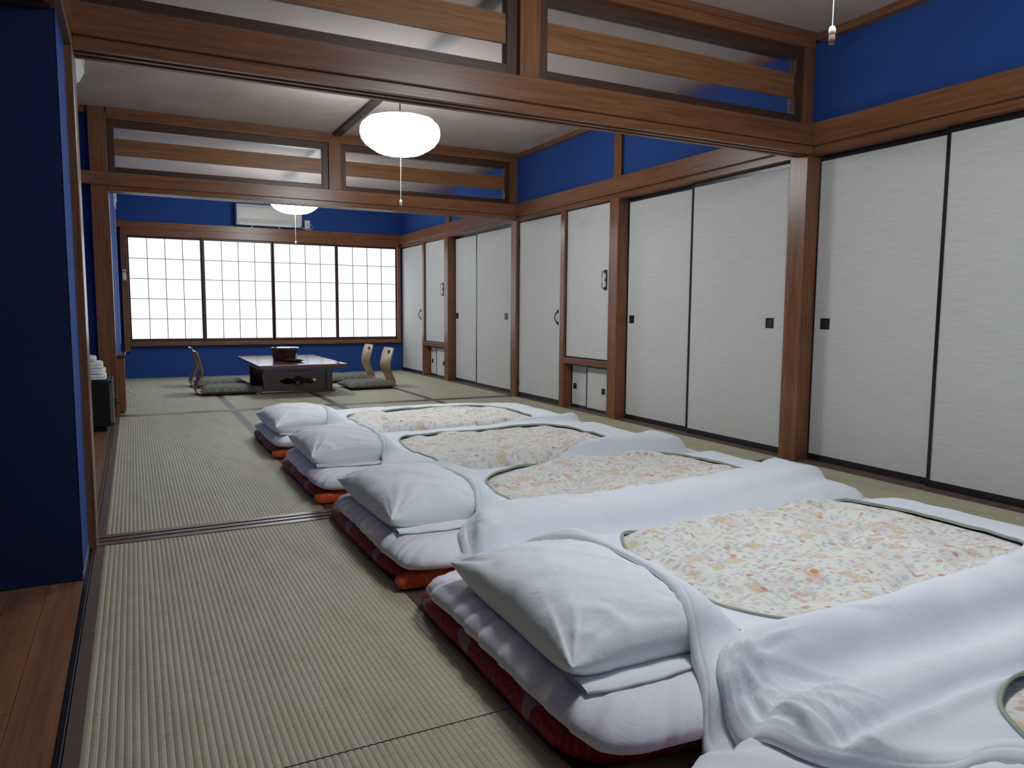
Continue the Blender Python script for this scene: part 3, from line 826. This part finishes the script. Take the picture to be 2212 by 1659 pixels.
COMF = [
  dict(c=(1.85, 4.78),
       out=[(1.04, 5.52), (1.07, 5.2), (1.09, 4.95), (1.07, 4.65), (0.98, 4.34), (0.93, 4.24), (0.95, 4.18), (1.3, 4.18), (1.8, 4.2), (2.4, 4.25), (2.90, 4.3), (2.95, 4.3), (2.93, 4.7), (2.90, 5.15), (2.80, 5.42), (2.5, 5.47), (2.0, 5.50), (1.5, 5.51), (1.2, 5.56)],
       hole=[(1.23, 4.80), (1.27, 4.94), (1.50, 5.03), (1.9, 5.06), (2.25, 5.09), (2.42, 5.00), (2.46, 4.62), (2.42, 4.40), (2.2, 4.30), (1.8, 4.27), (1.45, 4.27), (1.25, 4.40), (1.21, 4.6)]),
  dict(c=(1.85, 3.62),
       out=[(0.98, 4.36), (1.08, 4.10), (1.10, 3.85), (1.08, 3.5), (0.98, 3.28), (0.93, 3.14), (0.92, 3.04), (1.3, 3.08), (1.9, 3.06), (2.5, 3.18), (2.92, 3.3), (2.95, 3.3), (2.94, 3.7), (2.92, 4.2), (2.86, 4.46), (2.62, 4.44), (2.3, 4.41), (1.9, 4.38), (1.5, 4.37), (1.2, 4.36)],
       hole=[(1.24, 3.70), (1.29, 3.92), (1.5, 3.97), (1.9, 3.96), (2.2, 4.02), (2.36, 3.98), (2.42, 3.7), (2.40, 3.42), (2.3, 3.26), (1.9, 3.13), (1.5, 3.14), (1.28, 3.24), (1.22, 3.45)]),
  dict(c=(1.85, 2.58),
       out=[(1.02, 3.22), (1.12, 3.05), (1.11, 2.78), (1.09, 2.42), (0.98, 2.18), (0.92, 2.05), (0.93, 2.0), (1.3, 2.08), (1.9, 2.1), (2.5, 2.2), (2.93, 2.35), (2.94, 2.5), (2.95, 2.9), (2.96, 3.3), (2.92, 3.60), (2.66, 3.47), (2.35, 3.34), (2.0, 3.25), (1.7, 3.19), (1.45, 3.22), (1.2, 3.28)],
       hole=[(1.24, 2.60), (1.28, 2.76), (1.40, 2.87), (1.60, 2.98), (1.90, 3.08), (2.2, 3.06), (2.45, 2.92), (2.50, 2.7), (2.48, 2.42), (2.3, 2.27), (1.9, 2.17), (1.5, 2.15), (1.28, 2.24), (1.22, 2.40)]),
  dict(c=(1.85, 1.53),
       out=[(0.95, 2.26), (0.90, 2.12), (0.885, 1.95), (0.96, 1.80), (1.07, 1.72), (1.11, 1.60), (1.105, 1.36), (1.03, 1.17), (0.96, 1.05), (0.91, 1.00), (0.91, 0.955), (1.3, 0.95), (1.9, 0.96), (2.5, 0.98), (2.93, 1.05), (2.98, 1.2), (3.0, 1.7), (3.0, 2.3), (2.97, 2.66), (2.78, 2.60), (2.45, 2.42), (2.1, 2.33), (1.75, 2.27), (1.42, 2.23), (1.24, 2.31), (1.06, 2.31)],
       hole=[(1.25, 1.66), (1.34, 1.88), (1.47, 1.965), (1.7, 1.965), (2.0, 1.965), (2.39, 1.965), (2.49, 1.78), (2.52, 1.60), (2.50, 1.35), (2.40, 1.16), (2.2, 1.05), (1.8, 1.02), (1.45, 1.06), (1.27, 1.24), (1.22, 1.45)]),
  dict(c=(1.85, 0.42),
       out=[(0.99, 1.06), (0.965, 0.97), (0.955, 0.84), (1.00, 0.76), (1.10, 0.66), (1.13, 0.45), (1.12, 0.2), (1.0, 0.0), (0.95, -0.3), (1.3, -0.38), (1.9, -0.40), (2.5, -0.4), (2.93, -0.35), (2.98, 0.1), (2.99, 0.6), (2.97, 1.35), (2.75, 1.38), (2.45, 1.26), (2.25, 1.19), (2.0, 1.155), (1.8, 1.17), (1.6, 1.14), (1.42, 1.13), (1.25, 1.15), (1.08, 1.13)],
       hole=[(1.27, 0.58), (1.33, 0.72), (1.48, 0.78), (1.8, 0.79), (2.2, 0.79), (2.45, 0.7), (2.5, 0.4), (2.4, -0.1), (1.9, -0.25), (1.4, -0.15), (1.27, 0.1), (1.24, 0.35)]),
]
TC, WC = 0.031, 0.085
NA = 720
def wrinkles(x, y, k):
    s = 17.3 * (k + 1)
    w_ = 0.012 * fbm(x * 2.2 + s, y * 2.8 + s, 3) + 0.006 * fbm(x * 9 + s, y * 9 - s, 2)
    w_ = w_ + 0.0035 * np.clip(ridge(x * 6 + y * 2.5 + s, y * 5 - x * 1.2), 0, 1)
    # head-end gathers near the pillow
    g = np.exp(-np.clip(x - 1.0, 0, 9) / 0.10)
    w_ = w_ + g * 0.005 * np.clip(ridge(y * 14 + x * 3 + s, x * 3 + s), -0.3, 1)
    return w_
def special(x, y, k):
    w_ = 0 * x
    if k == 4:
        dx, dy = x - 1.035, y - 1.03
        r = np.hypot(dx, dy); a = np.arctan2(dy, dx)
        w_ = w_ + 0.010 * np.exp(-r / 0.10) * np.clip(ridge(a * 3.4 + r * 3.0 + 2.2, r * 2.0 + 4.0), -0.7, 1)
        w_ = w_ - 0.012 * np.exp(-(((x - 1.02) / 0.018) ** 2 + ((y - 0.985) / 0.03) ** 2)) + 0.010 * np.exp(-((r - 0.055) / 0.02) ** 2)
        # long creases running from the gathered corner
        for ang, cur, ln, am in ((-1.84, 0.2, 0.25, 0.011), (-1.66, 0.4, 0.25, 0.013), (-1.46, 0.8, 0.24, 0.013), (-1.22, 1.0, 0.22, 0.010), (-0.9, 1.2, 0.18, 0.007), (-0.05, -1.4, 0.30, 0.007), (0.35, -1.2, 0.26, 0.006)):
            ex, ey = math.cos(ang), math.sin(ang)
            tpar = dx * ex + dy * ey; tper = -dx * ey + dy * ex - cur * tpar ** 2
            env = np.exp(-((tpar - ln * 0.5) / (ln * 0.42)) ** 2)
            w_ = w_ - am * np.exp(-(tper / 0.006) ** 2) * env + am * 0.8 * np.exp(-((tper - 0.013) / 0.008) ** 2) * env
        # fold line along the near side, from the V at the pillow end to the right
        yl = 0.782 + 0.012 * np.sin((x - 1.0) * 5.0) + 0.03 * (x - 1.0)
        m_ = np.clip((2.6 - x) / 0.6, 0, 1) * np.clip((x - 0.97) / 0.06, 0, 1)
        w_ = w_ + m_ * (0.022 * np.exp(-((y - yl - 0.10) / 0.07) ** 2) - 0.022 * np.exp(-((y - yl - 0.006) / 0.016) ** 2) + 0.010 * np.exp(-((y - yl + 0.03) / 0.02) ** 2))
    if k == 3:
        yl = 1.90 + 0.06 * np.sin((x - 0.9) * 2.2)
        w_ = w_ + (0.010 * np.exp(-((y - yl - 0.04) / 0.04) ** 2) - 0.010 * np.exp(-((y - yl) / 0.012) ** 2)) * np.clip((1.32 - x) / 0.2, 0, 1)
        dx, dy = x - 0.95, y - 2.18
        r = np.hypot(dx, dy); a = np.arctan2(dy, dx)
        w_ = w_ + 0.007 * np.exp(-r / 0.10) * np.clip(ridge(a * 4.0 + 1.2, r * 2), -0.6, 1)
    if k == 2:
        dx, dy = x - 1.10, y - 2.95
        r = np.hypot(dx, dy)
        w_ = w_ + 0.010 * np.exp(-(r / 0.07) ** 2)
    return w_
def puff(x, y, k):
    s = 41.9 * (k + 1)
    a = fbm(x * 4.5 + s, y * 4.5 + s, 2)
    b_ = ridge(x * 3.4 + 0.9 * y + s, y * 3.4 - 0.7 * x + s)
    return 0.030 * a - 0.022 * np.clip(b_ - 0.55, 0, 1) * 2 + 0.010 * fbm(x * 13 + s, y * 13, 2)

for k, cf in enumerate(COMF):
    c0 = cf['c']
    Ro = polar(chaikin(cf['out'], 2), c0, NA); Rh = polar(chaikin(cf['hole'], 3), c0, NA)
    cf['Ro'], cf['Rh'] = Ro, Rh
    Sb = np.maximum(gblur(S, 0.042), S)
    Sb = gblur(Sb, 0.012)
    Sb = np.maximum(Sb, S + 0.002)
    ang = np.arange(NA) * 2 * PI / NA
    ca, sa = np.cos(ang), np.sin(ang)
    def ztop(x, y, e_):
        tt = TC * np.sqrt(1 - (1 - np.clip(e_ / WC, 0, 1)) ** 2)
        hem = -0.0022 * np.exp(-((e_ - 0.024) / 0.0032) ** 2)
        return samp(Sb, x, y) + 0.003 + hem + tt + (wrinkles(x, y, k) + special(x, y, k)) * np.clip(e_ / 0.06, 0, 1) + 0.003
    # cover
    rows_ = []
    # folded-in lip at the window
    for ins, dz in ((-0.020, -0.016), (-0.006, -0.006)):
        r = Rh + ins * -1 * 0 + ins * 0 - ins * -1
        rr_ = Rh - 0.0 + (-ins)
        x, y = c0[0] + ca * rr_, c0[1] + sa * rr_
        e_ = Ro - rr_
        rows_.append(np.stack([x, y, ztop(x, y, e_) + dz], 1))
    fr = np.concatenate([np.linspace(0, 0.8, 26), np.linspace(0.8, 0.955, 12)[1:], np.linspace(0.955, 1.0, 14)[1:]])
    for f in fr:
        rr_ = Rh + (Ro - Rh) * f
        x, y = c0[0] + ca * rr_, c0[1] + sa * rr_
        e_ = Ro - rr_
        z = ztop(x, y, e_)
        if f == 1.0: z = samp(S, x, y) + 0.006
        rows_.append(np.stack([x, y, z], 1))
    for ins in (0.004, 0.03, 0.09):
        rr_ = Ro - ins
        x, y = c0[0] + ca * rr_, c0[1] + sa * rr_
        rows_.append(np.stack([x, y, samp(S, x, y) + 0.0025 + 0 * x], 1))
    lc = np.array([c0[0], c0[1], 0.12])
    rows_ = [q - lc for q in rows_[1:]]      # first helper row dropped
    e = empty('comforter', tuple(lc))
    tag(e, 'white-covered floral comforter %s' % ['spread on the farthest bed', 'on the second bed from the window', 'on the middle bed', 'on the second bed from the camera', 'with bunched corner, nearest the camera'][k], 'comforter', 'floral comforters on the beds')
    obj('cover', MB().grid(np.stack(rows_, 0), True), COVER, e, True)
    # piping
    rr_ = Rh + 0.001
    x, y = c0[0] + ca * rr_, c0[1] + sa * rr_
    zz = ztop(x, y, Ro - rr_) + 0.002
    pts = np.stack([x, y, zz], 1)[::2] - lc
    n = 6; P_ = np.zeros((len(pts), n, 3))
    for j in range(n):
        a = 2 * PI * j / n
        rad = pts[:, :2] / np.linalg.norm(pts[:, :2], axis=1)[:, None]
        P_[:, j, :2] = pts[:, :2] + rad * 0.005 * math.cos(a); P_[:, j, 2] = pts[:, 2] + 0.004 * math.sin(a)
    P_ = np.concatenate([P_, P_[:1]], 0)
    obj('green_piping', MB().grid(P_, True), PIPING, e, True)
    # floral insert
    rows_ = []
    for f in np.linspace(0.0, 1.0, 70):
        f2 = f
        rr_ = (Rh + 0.03) * max(f2, 0.002)
        x, y = c0[0] + ca * rr_, c0[1] + sa * rr_
        e_ = Rh - rr_
        ed = np.clip(e_ / 0.07, -0.6, 1)
        z = samp(Sb, x, y) + 0.004 + TC + wrinkles(x, y, k) * 0.6 + (puff(x, y, k) + 0.010) * np.clip(ed, 0, 1) - 0.010 * (1 - ed)
        rows_.append(np.stack([x, y, z], 1) - lc)
    Pm = np.stack(rows_, 0)[:, ::2]
    mb = MB().grid(Pm, True); mb.cap(Pm[0], 0, True)
    obj('floral_quilt', mb, FLORAL, e, True)
    # field for the next cover
    dx, dy = XX - c0[0], YY - c0[1]
    rg = np.hypot(dx, dy); ag = (np.arctan2(dy, dx) % (2 * PI)) / (2 * PI) * NA
    Rog = np.interp(ag, np.arange(NA + 1), np.append(Ro, Ro[0])); Rhg = np.interp(ag, np.arange(NA + 1), np.append(Rh, Rh[0]))
    eg = Rog - rg
    tg = TC * np.sqrt(1 - (1 - np.clip(eg / WC, 0, 1)) ** 2)
    Hk = Sb + 0.006 + tg + (wrinkles(XX, YY, k) + special(XX, YY, k)) * np.clip(eg / 0.06, 0, 1)
    ins = np.clip((Rhg - rg) / 0.07, 0, 1)
    Hk = Hk + np.where(rg < Rhg, np.maximum(puff(XX, YY, k), 0) * ins + 0.006, 0)
    S = np.where(eg > 0.0, np.maximum(S, Hk + 0.003), S)

# ------------------------------------------------------------------ low table, chairs, cushions
TX0, TX1, TY0, TY1, TZ = 1.09, 1.975, 7.62, 9.32, 0.318
e = empty('low_table', ((TX0 + TX1) / 2, (TY0 + TY1) / 2, 0)); tag(e, 'low rosewood table with carved side panels standing on the tatami below the window', 'table')
hx, hy = (TX1 - TX0) / 2, (TY1 - TY0) / 2
obj('tabletop', B(-hx, hx, -hy, hy, TZ - 0.038, TZ), ROSE['X'], e, bevel=0.006)
obj('apron', MB().box(-hx + 0.09, hx - 0.09, -hy + 0.30, -hy + 0.33, TZ - 0.075, TZ - 0.0385).box(-hx + 0.09, hx - 0.09, hy - 0.33, hy - 0.30, TZ - 0.075, TZ - 0.0385).box(-hx + 0.09, -hx + 0.12, -hy + 0.33, hy - 0.33, TZ - 0.075, TZ - 0.0385).box(hx - 0.12, hx - 0.09, -hy + 0.33, hy - 0.33, TZ - 0.075, TZ - 0.0385), ROSE['X'], e)
def carved(y):
    # panel with pierced lozenge opening: ring between the outline and the hole, extruded
    W2, z0, z1 = hx - 0.145, 0.022, 0.225
    hole = [(-0.20, 0.125), (-0.12, 0.162), (-0.07, 0.150), (0.0, 0.185), (0.07, 0.150), (0.12, 0.162), (0.20, 0.125), (0.12, 0.088), (0.07, 0.100), (0.0, 0.065), (-0.07, 0.100), (-0.12, 0.088)]
    outer = [(-W2, 0.125), (-W2, z1), (-W2 * .5, z1), (0, z1), (W2 * .5, z1), (W2, z1), (W2, 0.125), (W2, z0), (W2 * .5, z0), (0, z0), (-W2 * .5, z0), (-W2, z0)]
    mb = MB(); n = 12; t_ = 0.011
    vs = [(x, y + s * t_, z) for s in (-1, 1) for ring_ in (outer, hole) for x, z in ring_]
    fs = []
    for j in range(n):
        j2 = (j + 1) % n
        fs.append((j, j2, n + j2, n + j)); fs.append((2 * n + j, 3 * n + j, 3 * n + j2, 2 * n + j2))
        fs.append((j, 2 * n + j, 2 * n + j2, j2)); fs.append((n + j, n + j2, 3 * n + j2, 3 * n + j))
    return mb.add(vs, fs)
for y_ in (-hy + 0.36, hy - 0.36):
    obj('carved_panel', carved(y_), ROSE['X'], e)
    obj('foot_rail', MB().box(-hx + 0.06, hx - 0.06, y_ - 0.035, y_ + 0.035, 0.0, 0.024), ROSE['X'], e, bevel=0.004)
    for sx in (-1, 1):
        xa, xb = sorted((sx * (hx - 0.15), sx * (hx - 0.085)))
        obj('leg', MB().box(xa, xb, y_ - 0.030, y_ + 0.030, 0.024, TZ - 0.0385), ROSE['Z'], e, bevel=0.004)
obj('stretcher', MB().box(-0.02, 0.02, -hy + 0.375, hy - 0.375, 0.09, 0.12), ROSE['Y'], e)

def zaisu(x, y, side, label):
    """legless chair: seat board and one bent back board; side = +1 when the back is at +x"""
    e = empty('legless_chair', (x, y, 0)); tag(e, label, 'chair', 'legless floor chairs')
    ctrl = [(-0.36, 0.010), (-0.10, 0.010), (-0.02, 0.014), (0.03, 0.045), (0.022, 0.10), (0.0, 0.16), (-0.016, 0.21), (-0.022, 0.25), (-0.014, 0.30), (0.004, 0.37), (0.020, 0.42), (0.028, 0.445)]
    pts = []
    for a in range(len(ctrl) - 1):
        p0, p1, p2, p3 = ctrl[max(a - 1, 0)], ctrl[a], ctrl[a + 1], ctrl[min(a + 2, len(ctrl) - 1)]
        for s_ in range(5):
            t_ = s_ / 5
            q = [0.5 * ((2 * p1[d]) + (-p0[d] + p2[d]) * t_ + (2 * p0[d] - 5 * p1[d] + 4 * p2[d] - p3[d]) * t_ ** 2 + (-p0[d] + 3 * p1[d] - 3 * p2[d] + p3[d]) * t_ ** 3) for d in (0, 1)]
            pts.append(q)
    pts.append(ctrl[-1]); pts = np.array(pts)
    hs = [q[0] for q in ctrl]
    nv = 25; half = 0.185
    vv = np.linspace(-half, half, nv)
    tang = np.gradient(pts, axis=0); tang /= np.linalg.norm(tang, axis=1)[:, None]
    nrm = np.stack([-tang[:, 1], tang[:, 0]], 1)
    def sheet(i0, i1, holes):
        mb = MB(); idx = {}
        T = 0.006
        def vid(i, j, s):
            key = (i, j, s)
            if key not in idx:
                px_, pz = pts[i] + nrm[i] * T * s
                tz = pts[i][1]
                wv = vv[j] * (1 - 0.10 * max(0, (tz - 0.36) / 0.09) ** 3) * (0.86 + 0.14 * min(1, tz / 0.25) if tz > 0.03 else 0.95)
                yy = wv; bow = -0.018 * (vv[j] / half) ** 2 * min(1, max(0, tz / 0.2))
                idx[key] = len(mb.v); mb.v.append((side * (px_ + bow), yy, max(pz, 0.003)))
            return idx[key]
        cells = {(i, j) for i in range(i0, i1) for j in range(nv - 1) if not any(((pts[i][1] - hz) / rz) ** 2 + (((vv[j] + vv[j + 1]) / 2 - hy_) / ry) ** 2 < 1 for hy_, hz, ry, rz in holes)}
        for (i, j) in cells:
            for s in (-1, 1):
                f = (vid(i, j, s), vid(i + 1, j, s), vid(i + 1, j + 1, s), vid(i, j + 1, s))
                mb.f.append(f if s > 0 else f[::-1]); mb.mi.append(0)
            for (di, dj, a, b) in ((-1, 0, (i, j), (i, j + 1)), (1, 0, (i + 1, j), (i + 1, j + 1)), (0, -1, (i, j), (i + 1, j)), (0, 1, (i, j + 1), (i + 1, j + 1))):
                if (i + di, j + dj) not in cells:
                    mb.f.append((vid(*a, 1), vid(*b, 1), vid(*b, -1), vid(*a, -1))); mb.mi.append(0)
        return mb
    obj('backrest', sheet(12, len(pts) - 1, [(0.0, 0.385, 0.045, 0.022)]), PLY, e, True)
    obj('seat', sheet(0, 12, []), PLY, e, True)
    return e
def cushion(x, y, rz, label, hs=0.275, z=0.018):
    e = empty('floor_cushion', (x, y, z), rz); tag(e, label, 'cushion', 'olive floor cushions')
    n = 34
    u = np.linspace(-1, 1, n); U, V = np.meshgrid(u, u, indexing='ij')
    X = hs * U * (1 - 0.07 * (1 - V ** 2) * np.abs(U)); Y = hs * V * (1 - 0.07 * (1 - U ** 2) * np.abs(V))
    h = (np.clip(1 - U ** 4, 0, 1) * np.clip(1 - V ** 4, 0, 1)) ** 0.55
    top = 0.022 + 0.050 * h + 0.004 * fbm(X * 12 + x, Y * 12 + y, 2) * h; bot = np.maximum(0.022 - 0.05 * h, 0.001)
    a = MB().grid(np.stack([X, Y, top], 2)); b = MB().grid(np.stack([X, Y, bot], 2))
    o = len(a.v); a.v += b.v; a.f += [tuple(reversed([q + o for q in f])) for f in b.f]; a.mi += b.mi
    obj('cushion_body', a, OLIVE, e, True)
    obj('centre_tuft', MB().lathe([(0.0, 0.006), (0.008, 0.003), (0.010, 0.0)], 10, (0, 0, 0.072)), OLIVE, e, True)
zaisu(2.60, 8.22, 1, 'bent plywood legless chair right of the table, nearer one with its back to the doors')
zaisu(2.61, 9.06, 1, 'bent plywood legless chair right of the table, closer to the window')
zaisu(0.565, 8.22, -1, 'dark-backed plywood legless chair left of the table, nearer one')
zaisu(0.575, 9.06, -1, 'dark-backed plywood legless chair left of the table, closer to the window')
cushion(2.33, 8.19, 0.04, 'olive patterned floor cushion on the nearer right-hand chair')
cushion(2.34, 9.05, -0.03, 'olive patterned floor cushion on the right-hand chair closer to the window')
cushion(0.86, 8.21, -0.04, 'olive patterned floor cushion on the nearer left-hand chair')
cushion(0.86, 9.04, 0.03, 'olive patterned floor cushion on the left-hand chair closer to the window')

# tea box and tray
e = empty('lacquer_box', (1.475, 8.38, TZ)); tag(e, 'dark eight-sided lacquer tea box with shiny lid on the low table', 'box')
obj('box_body', MB().lathe([(0.125, 0.0), (0.128, 0.004), (0.142, 0.118), (0.142, 0.12)], 8), LACQB, e, bevel=0.004)
l_ = obj('lid', MB().lathe([(0.152, 0.1205), (0.154, 0.132), (0.147, 0.143), (0.0, 0.146)], 8), LIDM, e, bevel=0.002)
e = empty('serving_tray', (1.52, 8.08, TZ)); tag(e, 'small round lacquer tray in front of the tea box on the low table', 'tray')
obj('tray_dish', MB().lathe([(0.06, 0.0), (0.075, 0.006), (0.105, 0.020), (0.108, 0.024), (0.102, 0.024), (0.075, 0.010), (0.0, 0.008)], 36), LACQB, e, True)
obj('tray_foot', MB().lathe([(0.058, 0.0), (0.05, 0.001), (0.05, 0.0055), (0.058, 0.006)], 24), LACQ, e, True)

# ------------------------------------------------------------------ refrigerator, towels, cabinet
e = empty('mini_refrigerator', (-0.315, 6.20, 0)); tag(e, 'small black refrigerator standing on the planks by the second post, towels on top', 'refrigerator')
obj('body', B(-0.15, 0.145, -0.24, 0.24, 0.035, 0.365), BLACKM, e, bevel=0.004)
obj('plinth', B(-0.13, 0.118, -0.22, 0.22, 0.0, 0.0345), BLACKM, e)
dr = obj('door', B(0.1455, 0.166, -0.24, 0.24, 0.045, 0.360), BLACKM, e, bevel=0.003)
obj('chrome_edge', MB().box(0.1455, 0.168, -0.243, -0.2405, 0.06, 0.35).box(0.1665, 0.169, -0.2405, -0.10, 0.06, 0.35), CHROME, dr)
obj('door_handle', MB().box(0.1665, 0.185, 0.10, 0.20, 0.13, 0.20).tube([(0.187, 0.15, 0.16), (0.197, 0.15, 0.16)], 0.012, 12), PULLM, dr, bevel=0.002)
def towel(x, y, z, sx, sy, h, rz, label, mt=None, wrap=False):
    e = empty('folded_towel', (x, y, z), rz); tag(e, label, 'towel', 'white towels on the refrigerator')
    N = 96; ang = np.linspace(0, 2 * PI, N, endpoint=False); p = 6
    rr = (np.abs(np.cos(ang) / sx) ** p + np.abs(np.sin(ang) / sy) ** p) ** (-1 / p)
    rows_ = []
    for f, zz in ((0.3, 0), (0.94, 0), (0.985, 0.12), (1.0, 0.26), (0.985, 0.42), (0.965, 0.48), (0.985, 0.54), (1.0, 0.70), (0.985, 0.88), (0.94, 0.98), (0.6, 0.99), (0.1, 1.0)):
        xx, yy = np.cos(ang) * rr * f, np.sin(ang) * rr * f
        rows_.append(np.stack([xx, yy, h * zz * 0.95 + (0.0016 * fbm(xx * 30, yy * 30 + x, 2) if zz > .9 else 0) + 0 * xx], 1))
    Pm = np.stack(rows_, 0)
    mb = MB().grid(Pm, True); mb.cap(Pm[0], 0, True); mb.cap(Pm[-1])
    obj('towel_fold', mb, TOWELM, e, True)
T0 = 0.3655
towel(-0.30, 6.13, T0, 0.115, 0.15, 0.040, 0.02, 'folded white towel, bottom one of the pile on the refrigerator')
towel(-0.305, 6.13, T0 + 0.0415, 0.112, 0.145, 0.038, -0.04, 'folded white towel, second from the bottom of the pile')
towel(-0.312, 6.13, T0 + 0.081, 0.108, 0.14, 0.048, 0.05, 'thick folded white towel, third in the pile')
e = empty('wrapped_towel', (-0.33, 6.10, T0 + 0.1305), 0.1); tag(e, 'small white towel in shiny plastic wrap on top of the towel pile', 'towel')
Pt = []
for f, zz in ((0.3, 0), (0.9, 0), (1.0, 0.02), (0.95, 0.036), (0.5, 0.04), (0.05, 0.041)):
    ang = np.linspace(0, 2 * PI, 60, endpoint=False); rr = (np.abs(np.cos(ang) / 0.085) ** 5 + np.abs(np.sin(ang) / 0.115) ** 5) ** (-0.2)
    Pt.append(np.stack([np.cos(ang) * rr * f, np.sin(ang) * rr * f, zz + 0.003 * np.sin(ang * 7) * (zz > 0.03)], 1))
Pt = np.stack(Pt, 0)
mb = MB().grid(Pt, True); mb.cap(Pt[0], 0, True); mb.cap(Pt[-1])
obj('wrapped_body', mb, PLASTIC, e, True)

e = empty('wall_cabinet', (-0.105, 7.20, 0)); tag(e, 'narrow brown wooden cabinet against the blue wall behind the post, window room', 'cabinet')
obj('carcass', B(-0.036, 0.026, -0.28, 0.28, 0.02, 0.465), WOOD['Z'], e, bevel=0.002)
obj('top', B(-0.037, 0.036, -0.29, 0.29, 0.4655, 0.488), ROSE['Y'], e, bevel=0.002)
for s_ in (-1, 1): obj('leg', B(-0.03, 0.014, min(s_ * 0.26, s_ * 0.22), max(s_ * 0.26, s_ * 0.22), 0.0, 0.0195), WOOD['Z'], e)
cd = bpy.data
pts = [(0.026 + 0.045 * (1 - math.cos(a)) * 0.8, -0.20 + 0.03 * math.sin(a), 0.205 - 0.028 * (1 - math.cos(a))) for a in np.linspace(0, 2 * PI, 21)]
obj('cord_loop', MB().tube(pts[1:-1], 0.004, 8), IVORY, e, True)

# ------------------------------------------------------------------ wall devices
def ac_unit(name, loc, rz, W2, D, H, label):
    e = empty(name, loc, rz); tag(e, label, 'air conditioner')
    prof = [(0.0, 0.0), (-D * 0.72, 0.0), (-D * 0.92, H * 0.10), (-D, H * 0.28), (-D, H * 0.80), (-D * 0.93, H * 0.95), (-D * 0.82, H), (0.0, H)]
    vs = [(x, y, z) for x in (-W2, W2) for y, z in prof]; n = len(prof)
    fs = [tuple(range(n)), tuple(range(2 * n - 1, n - 1, -1))] + [(j, n + j, n + (j + 1) % n, (j + 1) % n) for j in range(n)]
    obj('housing', MB().add(vs, fs), IVORY, e, bevel=0.004)
    obj('front_cover', MB().box(-W2 + 0.02, W2 - 0.02, -D - 0.004, -D - 0.0005, H * 0.30, H * 0.78), IVORY, e, bevel=0.002)
    obj('air_flap', MB().add([(-W2 + 0.03, -D * 0.75, -0.0015), (W2 - 0.12, -D * 0.75, -0.0015), (W2 - 0.12, -D * 0.95, H * 0.10 - 0.0015), (-W2 + 0.03, -D * 0.95, H * 0.10 - 0.0015), (-W2 + 0.03, -D * 0.76, -0.005), (W2 - 0.12, -D * 0.76, -0.005), (W2 - 0.12, -D * 0.965, H * 0.10 - 0.004), (-W2 + 0.03, -D * 0.965, H * 0.10 - 0.004)], [(0, 1, 2, 3), (4, 7, 6, 5), (0, 4, 5, 1), (2, 6, 7, 3), (0, 3, 7, 4), (1, 5, 6, 2)]), PLASTIC, e)
    obj('indicator', MB().box(W2 - 0.075, W2 - 0.055, -D - 0.006, -D - 0.0045, H * 0.31, H * 0.34), GREYB, e)
    return e
e = ac_unit('air_conditioner', (1.645, YF, 1.965), 0, 0.41, 0.20, 0.265, 'ivory wall air conditioner above the wide paper window')
for sx in (-0.215, 0.135): obj('wall_clip', B(sx, sx + 0.025, -0.02, 0.0, -0.03, 0.0), PLASTIC, e)
ac_unit('air_conditioner', (-0.47, 4.02, 1.975), PI / 2, 0.40, 0.30, 0.27, 'white air conditioner high in the alcove, its end showing beside the left corner post')
e = empty('power_outlet', (2.165, YF, 1.975)); tag(e, 'small wall outlet with looped white cable, right of the air conditioner', 'outlet')
obj('outlet_plate', B(-0.036, 0.036, -0.008, 0, -0.005, 0.105), PLASTIC, e, bevel=0.002)
obj('plug', B(-0.005, 0.028, -0.034, -0.0085, 0.025, 0.06), IVORY, e, bevel=0.003)
obj('cable', MB().tube([(0.02, -0.035, 0.045), (0.05, -0.04, 0.04), (0.062, -0.035, 0.01), (0.045, -0.03, -0.02), (0.0, -0.025, -0.022), (-0.06, -0.02, -0.005), (-0.12, -0.03, 0.005)], 0.004, 8), PLASTIC, e, True)
e = empty('wall_remote', (-0.072, YF - 0.052, 1.215)); tag(e, 'grey remote control in a holder on the left window casing', 'remote control')
obj('holder', B(-0.024, 0.020, -0.012, 0.0, 0, 0.07), IVORY, e, bevel=0.003)
obj('remote_body', B(-0.021, 0.017, -0.024, -0.0125, 0.01, 0.135), PLASTIC, e, bevel=0.004)
obj('display', B(-0.014, 0.010, -0.026, -0.0245, 0.095, 0.120), GREYB, e)
e = empty('duct_box', (-0.143, 9.55, 1.98)); tag(e, 'white stepped electrical box with pale duct on the side wall by the window', 'electrical box')
obj('box_cover', MB().box(0.0, 0.030, -0.30, 0.16, 0.09, 0.30).box(0.0, 0.022, -0.26, 0.05, 0.0, 0.09), PLASTIC, e, bevel=0.003)
obj('duct', B(0.0, 0.016, -0.20, -0.14, -1.50, -0.0005), DUCT, e, bevel=0.002)
